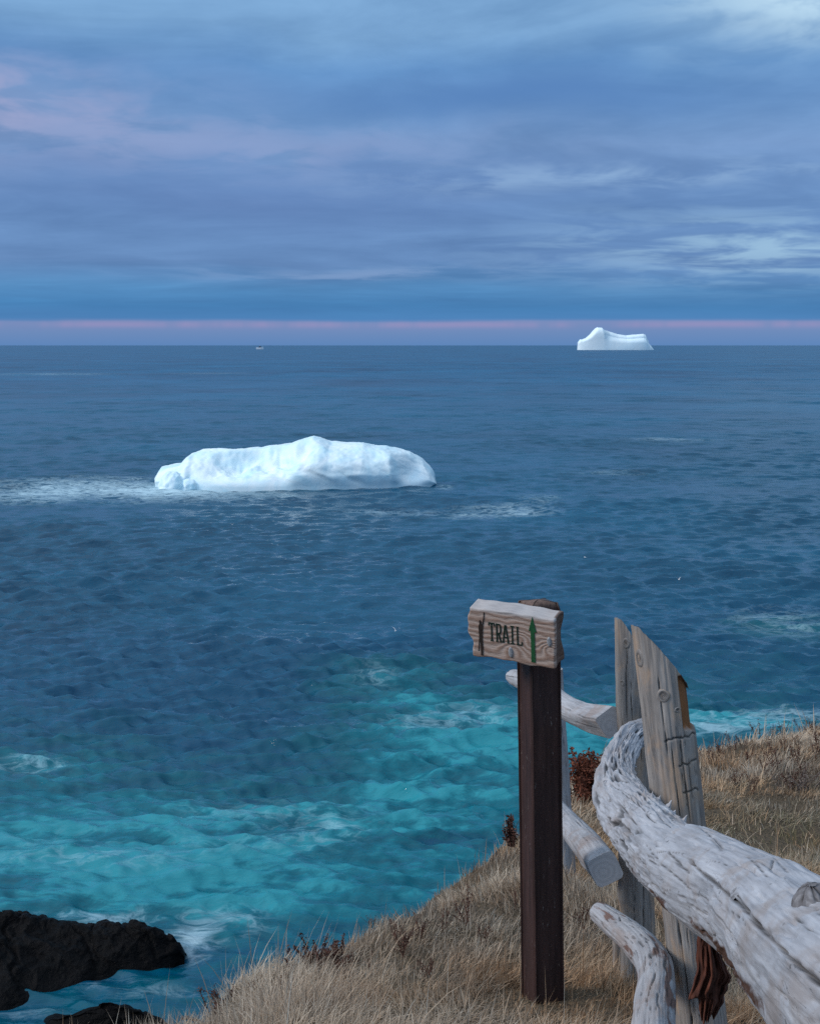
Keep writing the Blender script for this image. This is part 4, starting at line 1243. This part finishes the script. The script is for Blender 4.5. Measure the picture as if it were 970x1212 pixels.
weed_spots = [  # photo column, row of the foot, height in photo pixels
    (475, 1133, 34), (523, 1106, 26), (555, 1096, 34), (470, 1118, 22), (403, 1160, 22), (437, 1150, 20), (497, 1112, 24), (609, 1076, 20), (263, 1192, 24), (300, 1180, 18),
    (690, 1100, 26), (700, 1112, 22), (654, 1150, 0), (416, 1118, 20), (440, 1104, 18), (360, 1150, 18), (330, 1172, 18), (240, 1197, 16), (572, 1120, 24), (505, 1160, 26),
    (868, 893, 22), (852, 897, 18), (899, 880, 24), (912, 876, 16), (925, 874, 18), (940, 905, 22), (950, 870, 18), (960, 868, 16), (905, 920, 22), (919, 912, 28), (964, 900, 22), (935, 935, 24),
    (880, 886, 16), (886, 905, 18), (953, 925, 24), (845, 905, 16), (890, 940, 20), (870, 930, 18), (927, 890, 18), (966, 884, 20), (944, 886, 16), (834, 900, 16)]
weed_groups = {}
k = 0
for px, py, hp in weed_spots:
    if hp == 0: continue
    p = hit(px, py)
    if p is None: continue
    hm = hp * p[1] / F * 1.25
    right = px > 780
    if k < 6:
        V, f = weed_mesh(100 + k, 0.12)
        o = mesh_obj("dried_weed", V, f, M_WEED, None, False, loc=np.zeros(3))
        weed_src.append(o)
    else:
        o = weed_src[k % 6].copy(); link(o)
    o.location = p; sc_ = hm / 0.11
    o.scale = (sc_, sc_, sc_); o.rotation_euler = (0, 0, random.uniform(0, 6.28))
    if right:
        tag(o, "dark brown dried weed stalk in the grass beyond the fence", "weed", "dried weeds beyond the fence on the right")
    else:
        tag(o, "dark brown dried weed stalk in the pale grass left of the thick log", "weed", "dried weeds on the slope around the sign post")
    k += 1

def shrub(name, label, px, py, w_px, h_px, mat, seed, leaf=0.012, n_st=38, cat="shrub"):
    p = hit(px, py)
    if p is None: p = P(px, py, 4.2)
    k = p[1] / ray(px, py)[1] / F
    w, h = w_px * k, h_px * k
    r = np.random.default_rng(seed)
    parts, lp = [], []
    for _ in range(n_st):
        b0 = p + np.array([r.normal() * w * 0.20, r.normal() * w * 0.2, -0.03])
        a = r.normal(size=2) * 0.30
        hh = h * (0.55 + 0.5 * r.random())
        tp_ = b0 + np.array([a[0] * w, a[1] * w, hh + 0.03])
        parts.append(stem(b0, tp_, 0.002, 0.0008))
        lp += [b0 + (tp_ - b0) * q for q in np.linspace(0.30, 1.0, 10)]
    br_ = mesh_obj
    root = empty(name, (p[0], p[1], p[2]))
    tag(root, label, cat)
    V, f = merge(parts); mesh_obj("stem", V, f, M_WEED, root, False)
    V, f = leafs(r, lp, leaf, 5); mesh_obj("foliage", V, f, mat, root, False)
shrub("rust_shrub", "rust red dead shrub behind the upper pale rail between the posts", 692, 948, 46, 58, M_RUST, 3, 0.013, 60)
shrub("rust_shrub", "low dark red brown shrub on the cliff edge left of the sign post", 376, 1143, 58, 24, M_WEED, 4, 0.006, 40)
shrub("rust_shrub", "small dark weed clump jutting out at the left of the sign post", 606, 990, 14, 22, M_WEED, 5, 0.007, 8)
shrub("rust_shrub", "low brown weed clump at the lowest left end of the cliff edge", 268, 1192, 60, 16, M_WEED, 6, 0.005, 24)
shrub("rust_shrub", "grey brown weed clump in the grass far right beyond the log", 940, 935, 44, 26, M_GREYWEED, 8, 0.006, 18)
p = hit(352, 1136)
if p is not None:
    kk = p[1] / F
    pts = [list(p + np.array([a * kk, 0, b2 * kk])) + [r_] for a, b2, r_ in ((10, -4, .0018), (4, 5, .0018), (-2, 12, .0016), (-10, 14, .0012), (-16, 13, .0006))]
    V, f, *_ = tube(pts, 8, 40, up=(0, 1, 0), lump=0.1)
    tag(mesh_obj("twig", V, f, M_TWIG, None, True), "bent bleached twig sticking up from the dark shrub at the cliff edge", "twig")

# ------------------------------------------------------------------ sea rocks
def rock_mat():
    m, t, b = material("wet_dark_rock")
    pos = t.pos()
    n1 = t.noise(t.mapv(pos, (1, 1, 1.6)), 1.1, 8.0, 0.65, 0.4); n2 = t.noise(pos, 7.0, 5.0)
    c = t.mix(t.rng(0.35, 0.7, n1), (0.002, 0.002, 0.0025), (0.008, 0.0072, 0.0075))
    c = t.mix(t.m("MULTIPLY", t.ss(0.62, 0.75, n2), 0.25), c, (0.03, 0.022, 0.018))
    t.set(b, "Base Color", c)
    t.set(b, "Roughness", t.rng(0.3, 0.7, n2, 0.28, 0.7))
    b.inputs["Specular IOR Level"].default_value = 0.06
    bump(t, b, t.m("ADD", n1, t.m("MULTIPLY", n2, 0.25)), 0.35, 0.8)
    return m
M_ROCK = rock_mat()
def rock(label, sil, shore, y0, seed):
    """silhouette (px,py) of the ridge at distance y0; heights become real heights above the water"""
    xs = np.array([P(a, b, y0)[0] for a, b in sil]); zs = np.array([P(a, b, y0)[2] for a, b in sil])
    nx, ny = 300, 150
    X, T = np.meshgrid(np.linspace(xs[0], xs[-1], nx), np.linspace(-1, 1, ny), indexing="ij")
    ridge = np.interp(X, xs, zs)
    yf = np.interp(X, [sea_pt(a, b)[0] for a, b in shore], [sea_pt(a, b)[1] for a, b in shore])
    Df = np.maximum(y0 - yf, 0.25); Db = np.minimum(Df, 1.6)
    Dp = np.where(T < 0, Df, Db)
    f_ = 1 - np.abs(T) ** 1.35
    Y = y0 + T * Dp + 0.18 * fbm(X * 0.8, T * 2, 0, 3, seed) * f_
    lay = ridge * f_
    # tilted strata: each layer breaks off in a step, with joints across
    q = (X * 0.50 - Y * 0.35 + lay * 1.5 + 0.45 * fbm(X * .7, Y * .7, 0, 3, seed + 4)) * 1.25
    step = (q % 1) ** 3
    jq = np.abs(((X * 0.8 + Y * 0.5 + 0.5 * fbm(X * .9, Y * .9, 2, 3, seed + 6)) * 0.7) % 1 - 0.5)
    rough = 1 - np.abs(fbm(X * 1.1, Y * 1.1, lay, 5, seed + 9))
    amt = np.clip(f_ * 2 - 0.25, 0, 1) * np.clip(ridge, 0, 1)
    Z = lay + amt * (0.28 * (rough - 0.75) - 0.16 * step - 0.14 * np.exp(-(jq / 0.05) ** 2)) - 0.5 * (1 - f_) ** 3
    V = np.stack([X, Y, Z], -1).reshape(-1, 3)
    o = mesh_obj("sea_rock", V, grid_faces(nx, ny), M_ROCK, None, True)
    tag(o, label, "rock")
    sub = V[:, 2].min()
rock("large black wet rock at the waterline at the left edge", [(-190, 1150), (-150, 1110), (-90, 1084), (-20, 1079), (15, 1079), (45, 1087), (78, 1093), (105, 1097), (135, 1090), (160, 1092), (188, 1100), (204, 1106), (213, 1114), (220, 1129)],
     [(-190, 1235), (-60, 1212), (0, 1199), (50, 1181), (85, 1169), (110, 1159), (150, 1150), (185, 1143), (204, 1136), (220, 1128)], 40.6, 1)
rock("smaller black rock low in the water right below the large one", [(40, 1222), (62, 1204), (95, 1196), (122, 1186), (150, 1189), (172, 1196), (192, 1206), (205, 1226)], [(40, 1230), (100, 1218), (190, 1214), (205, 1212)], 36.2, 2)

# ------------------------------------------------------------------ icebergs
def ice_mat(name, scale, tint=(0.58, 0.81, 0.90)):
    m, t, b = material(name)
    o = t.obj()
    n1 = t.noise(t.mapv(o, (1, 1, 1)), 0.35 * scale, 6.0, 0.6, 0.6); n2 = t.noise(o, 2.4 * scale, 5.0)
    c = t.mix(t.rng(0.38, 0.66, n1), (0.80, 0.90, 0.93), tint)
    t.set(b, "Base Color", c)
    b.inputs["Roughness"].default_value = 0.45
    b.inputs["Specular IOR Level"].default_value = 0.3
    b.inputs["Subsurface Weight"].default_value = 0.0
    bump(t, b, t.m("ADD", n1, t.m("MULTIPLY", n2, 0.12)), 0.18 / scale, 0.4)
    return m

def iceberg(name, label, sil, y0, half_depth, base_row, mat, disp, hump=None, front=None, nu=260, nt=130, pz=0.78, py_=1.0):
    xs = np.array([P(a, base_row, y0)[0] for a, b in sil]); zs = np.array([P(a, b, y0)[2] for a, b in sil])
    zs = np.maximum(zs, 0.05)
    U, TT = np.meshgrid(np.linspace(0, 1, nu), np.linspace(0, math.pi, nt), indexing="ij")
    X = xs[0] + (xs[-1] - xs[0]) * U
    Top = np.interp(X, xs, zs)
    e = np.clip(1 - np.abs(2 * U - 1) ** 2.6, 0, 1) ** 0.5
    Dp = half_depth * (0.25 + 0.75 * e)
    if front is not None: Dp = Dp * np.interp(X, [P(a, base_row, y0)[0] for a, _ in front], [v for _, v in front])
    cs, sn = np.cos(TT), np.sin(TT)
    Y = -Dp * np.sign(cs) * np.abs(cs) ** py_
    Z = Top * np.abs(sn) ** pz
    Z = np.where(np.abs(sn) < 0.02, -1.0, Z)
    dy, dz, dx = disp(X, Y, Z, Top, U)
    fall = np.clip(sn * 4, 0, 1)
    V = np.stack([X + dx * fall, y0 + Y + dy * fall, Z + dz * np.clip(sn * 2, 0, 1)], -1).reshape(-1, 3)
    f = grid_faces(nu, nt)
    # end caps
    parts = [(V, f)]
    for i in (0, nu - 1):
        ring = V.reshape(nu, nt, 3)[i]
        cap = list(range(nt))
        parts.append((ring, [cap if i == 0 else cap[::-1]]))
    if hump: parts += hump(y0)
    VV, ff = merge(parts)
    o = mesh_obj(name, VV, ff, mat, None, True)
    tag(o, label, "iceberg", "icebergs drifting off the headland")
    return o

y_b = sea_pt(400, 579)[1]
kb = mpp(y_b, 579)
def near_disp(X, Y, Z, Top, U):
    frontf = np.clip(-Y / 3.0, 0, 1)
    px = 485 + X / kb
    # broad rounded flutes running down to the left
    q = (X * 0.55 + Z * 0.75) * 0.55
    fl = 0.26 * np.abs(np.sin(q * 2.1 + 0.8 * fbm(X * .12, Z * .3, 0, 3, 2))) ** 0.7
    reg = sstep(330, 380, px) * (1 - 0.6 * sstep(450, 480, px))
    dy = -(fl * reg + 0.30) * frontf + 0.22 * fbm(X * 0.22, Z * 0.5, Y * 0.3, 3, 3, 0.4)
    # hollow in the right end with a crisp left rim
    h = np.exp(-(((px - 487) / 17) ** 2 + ((Z - 1.9) / 1.7) ** 2))
    rim = np.exp(-(((px - 464 - (2.6 - Z) * 3) / 6) ** 2)) * sstep(0, 1, Z) * (Z < 4.6)
    dy = dy + 2.0 * h * frontf - 0.6 * rim * frontf
    # a shelf: the left half leans back above the waterline
    left = 1 - sstep(300, 360, px)
    dy = dy + left * frontf * 0.8 * sstep(0.4, 3.6, Z)
    st = sstep(216, 224, px)
    dy = dy + frontf * 0.7 * st * (1 - sstep(330, 350, px))
    dy = dy - 0.22 * (1 - np.abs(fbm(X * 0.22 + Z * 0.35, Z * 0.25, 0, 4, 44))) * frontf
    dz = 0.14 * fbm(X * 0.4, Y * 0.4, 0, 3, 6, 0.4) + 0.05 * fbm(X * 2, Y * 2, Z, 3, 7)
    foot = (1 - sstep(335, 385, px)) * sstep(222, 262, px) * sstep(1.8, 5.0, -Y + 0.6 * fbm(X * .35, 0 * X, 0, 3, 61))
    dz = dz - Z * foot * (0.48 + 0.14 * fbm(X * .5, Y * .5, 0, 3, 62))
    dx = 0.12 * fbm(X * .6, Z * .8, Y, 3, 8)
    return dy, dz, dx
def near_hump(y0):
    parts = []
    for (px, py, w, h, d, sd) in ((222, 573, 14, 12, 1.6, 1), (204, 570, 17, 20, 2.2, 2), (252, 576, 24, 6, 1.4, 3), (300, 577, 34, 5, 1.6, 4)):
        A, B = np.meshgrid(np.linspace(0, 2 * math.pi, 48, endpoint=False), np.linspace(-0.3, math.pi / 2, 24), indexing="ij")
        n = 1 + 0.16 * fbm(np.cos(A) * 1.5 * np.cos(B), np.sin(A) * 1.5 * np.cos(B), np.sin(B) * 1.5 + sd * 5, 3, sd)
        c = P(px, 579, y0 - 5.6)
        X = c[0] + w * kb * np.cos(A) * np.cos(B) * n
        Y = y0 - 5.4 + d * np.sin(A) * np.cos(B) * n
        Z = h * kb * np.sin(B) * n
        parts.append((np.stack([X, Y, Z], -1).reshape(-1, 3), grid_faces(48, 24, wrap_u=True)))
    return parts
iceberg("iceberg", "wide low white iceberg with fluted side floating in the middle distance",
        [(187, 574), (188, 560), (192, 552), (203, 550), (216, 549), (221, 542), (228, 537), (242, 533), (262, 531), (290, 531), (312, 530), (322, 527), (345, 525), (358, 520), (372, 516),
         (380, 518), (392, 523), (412, 524), (430, 524), (445, 527), (456, 527), (470, 530), (486, 536), (500, 543), (508, 551), (513, 559), (516, 575)],
        y_b + 7.0, 7.0, 579, ice_mat("iceberg_ice", 1.0), near_disp, near_hump,
        front=[(187, 1.1), (330, 1.05), (400, 1.05), (450, 1.0), (516, .8)])

y_f = sea_pt(728, 414.2)[1]
kf = mpp(y_f, 414)
def far_disp(X, Y, Z, Top, U):
    px = 485 + X / kf
    fr = np.clip(-Y / 30, 0, 1)
    dy = 2.5 * fbm(X * .015, Z * .02, 0, 3, 12, 0.4) + 16 * sstep(714, 722, px) * fr
    return dy, 0.7 * fbm(X * .05, Y * .02, 0, 2, 13), 0.8 * fbm(X * .03, Z * .06, 0, 3, 15)
iceberg("iceberg", "distant tall white iceberg with a peaked left end on the horizon",
        [(683, 413.5), (683.5, 405), (686, 401.5), (688, 402), (692, 400.5), (698, 395), (703, 389.5), (706, 387.5), (711, 387.8), (714, 390.5), (722, 393), (730, 395.3), (740, 397),
         (752, 396), (760, 395.2), (763, 396.5), (765, 401), (766.5, 403), (765.5, 405), (769, 408.5), (773, 414)],
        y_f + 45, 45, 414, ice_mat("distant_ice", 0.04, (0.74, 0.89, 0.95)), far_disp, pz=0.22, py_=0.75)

# ------------------------------------------------------------------ boat near the horizon
def boat():
    c = sea_pt(307.5, 413.6); L = 8.6 * mpp(c[1], 413)
    root = empty("fishing_boat", (c[0], c[1], 0.0))
    tag(root, "tiny white fishing boat near the horizon left of the far iceberg", "boat")
    hx = np.linspace(-0.5, 0.5, 15)
    prof = []
    V, f = [], []
    for i, x in enumerate(hx):
        wd = 0.13 * max(1 - max(x * 2 - 0.1, 0) ** 2 * 1.15, 0.02)
        sh = 0.26 + 0.16 * max(x * 2, 0) ** 2 + 0.05 * max(-x * 2, 0) ** 2
        for (yy, zz) in ((-wd, sh), (-wd * .75, .02), (0, -.05), (wd * .75, .02), (wd, sh)):
            V.append((x * L, yy * L, zz * L))
    f = []
    for i in range(14):
        for j in range(4): f.append([i * 5 + j, i * 5 + j + 1, i * 5 + j + 6, i * 5 + j + 5])
        f.append([i * 5 + 4, i * 5, i * 5 + 5, i * 5 + 9])
    f.append([0, 1, 2, 3, 4][::-1]); f.append([70, 71, 72, 73, 74])
    V = np.array(V) + np.array(c)
    m_h = simple_mat("white_hull", (0.85, 0.85, 0.86), (0.9, 0.9, 0.9), 0.4, 0.4, 0)
    m_c = simple_mat("dark_wheelhouse", (0.05, 0.06, 0.09), (0.10, 0.11, 0.15), 0.4, 0.5, 0)
    mesh_obj("hull", V, f, m_h, root, False)
    def box(x0, x1, y0, y1, z0, z1):
        vv = np.array([(x, y, z) for x in (x0, x1) for y in (y0, y1) for z in (z0, z1)]) * L + np.array(c)
        return vv, [[0, 1, 3, 2], [4, 6, 7, 5], [0, 4, 5, 1], [2, 3, 7, 6], [0, 2, 6, 4], [1, 5, 7, 3]]
    V, f = merge([box(-.12, .16, -.08, .08, .24, .42), box(-.14, .18, -.095, .095, .422, .44)])
    mesh_obj("wheelhouse", V, f, m_c, root, False)
    V, f = stem(np.array(c) + np.array([0, 0, .44]) * L, np.array(c) + np.array([0, 0, .66]) * L, .008 * L, .004 * L)
    mesh_obj("mast", V, f, m_h, root, False)
boat()

# ------------------------------------------------------------------ gulls
def gull_mesh(up):
    parts = []
    A, B = np.meshgrid(np.linspace(0, 2 * math.pi, 14, endpoint=False), np.linspace(0, 1, 16), indexing="ij")
    rr = 0.055 * np.interp(B, [0, .08, .2, .3, .5, .75, 1.0], [0.02, .45, .55, .75, 1, .55, .12])
    parts.append((np.stack([0.40 * (0.5 - B), rr * np.cos(A), rr * np.sin(A) * 0.9 + 0.02 * np.sin(B * 3.14)], -1).reshape(-1, 3), grid_faces(14, 16, wrap_u=True)))
    for sg in (-1, 1):
        ys = np.linspace(0.02, 0.5, 12); V = []
        for yv in ys:
            q = yv / 0.5
            z = 0.02 + up * (0.26 * math.sin(q * 1.7) - 0.06 * q * q)
            ch = 0.075 * (1 - 0.75 * q ** 1.6); sw = -0.10 * max(q - 0.45, 0)
            for dx, dz in ((0.6, 0), (0, 0.010 * (1 - q)), (-0.6, 0), (0, -0.006 * (1 - q) - 0.001)):
                V.append((0.05 + sw + dx * ch, sg * yv, z + dz))
        f = []
        for i in range(11):
            for j in range(4): f.append([i * 4 + j, i * 4 + (j + 1) % 4, (i + 1) * 4 + (j + 1) % 4, (i + 1) * 4 + j])
        f += [[0, 1, 2, 3], [44, 45, 46, 47]]
        parts.append((np.array(V), f))
    return merge(parts)
m_g = simple_mat("gull_feathers", (0.72, 0.73, 0.75), (0.85, 0.85, 0.85), 8, 0.7, 0)
for px, py, y, up, rz, sc_, lab in [(468, 747, 80, 1.5, 0.9, 0.62, "small white gull flying low over the water left of the sign board"),
                                    (803, 686, 95, 1.3, 2.2, 0.5, "tiny white gull over dark water above the pointed posts"),
                                    (692, 660, 105, 0.4, 0.3, 0.55, "tiny white gull over dark water above the sign board"),
                                    (275, 621, 135, 0.9, 1.6, 0.65, "tiny white gull over the water below the wide iceberg")]:
    V, f = gull_mesh(up)
    o = mesh_obj("gull", V, f, m_g, None, True, loc=np.zeros(3))
    o.location = P(px, py, y); o.rotation_euler = (0, 0, rz); o.scale = (sc_,) * 3
    tag(o, lab, "bird", "gulls over the sea")

# ------------------------------------------------------------------ render settings
vs = S.view_settings
vs.view_transform = "Standard"; vs.look = "None"; vs.exposure = 0.35; vs.gamma = 1.0; vs.use_curve_mapping = False
S.cycles.max_bounces = 5; S.cycles.diffuse_bounces = 3; S.cycles.glossy_bounces = 3
S.cycles.use_denoising = False
S.render.film_transparent = False
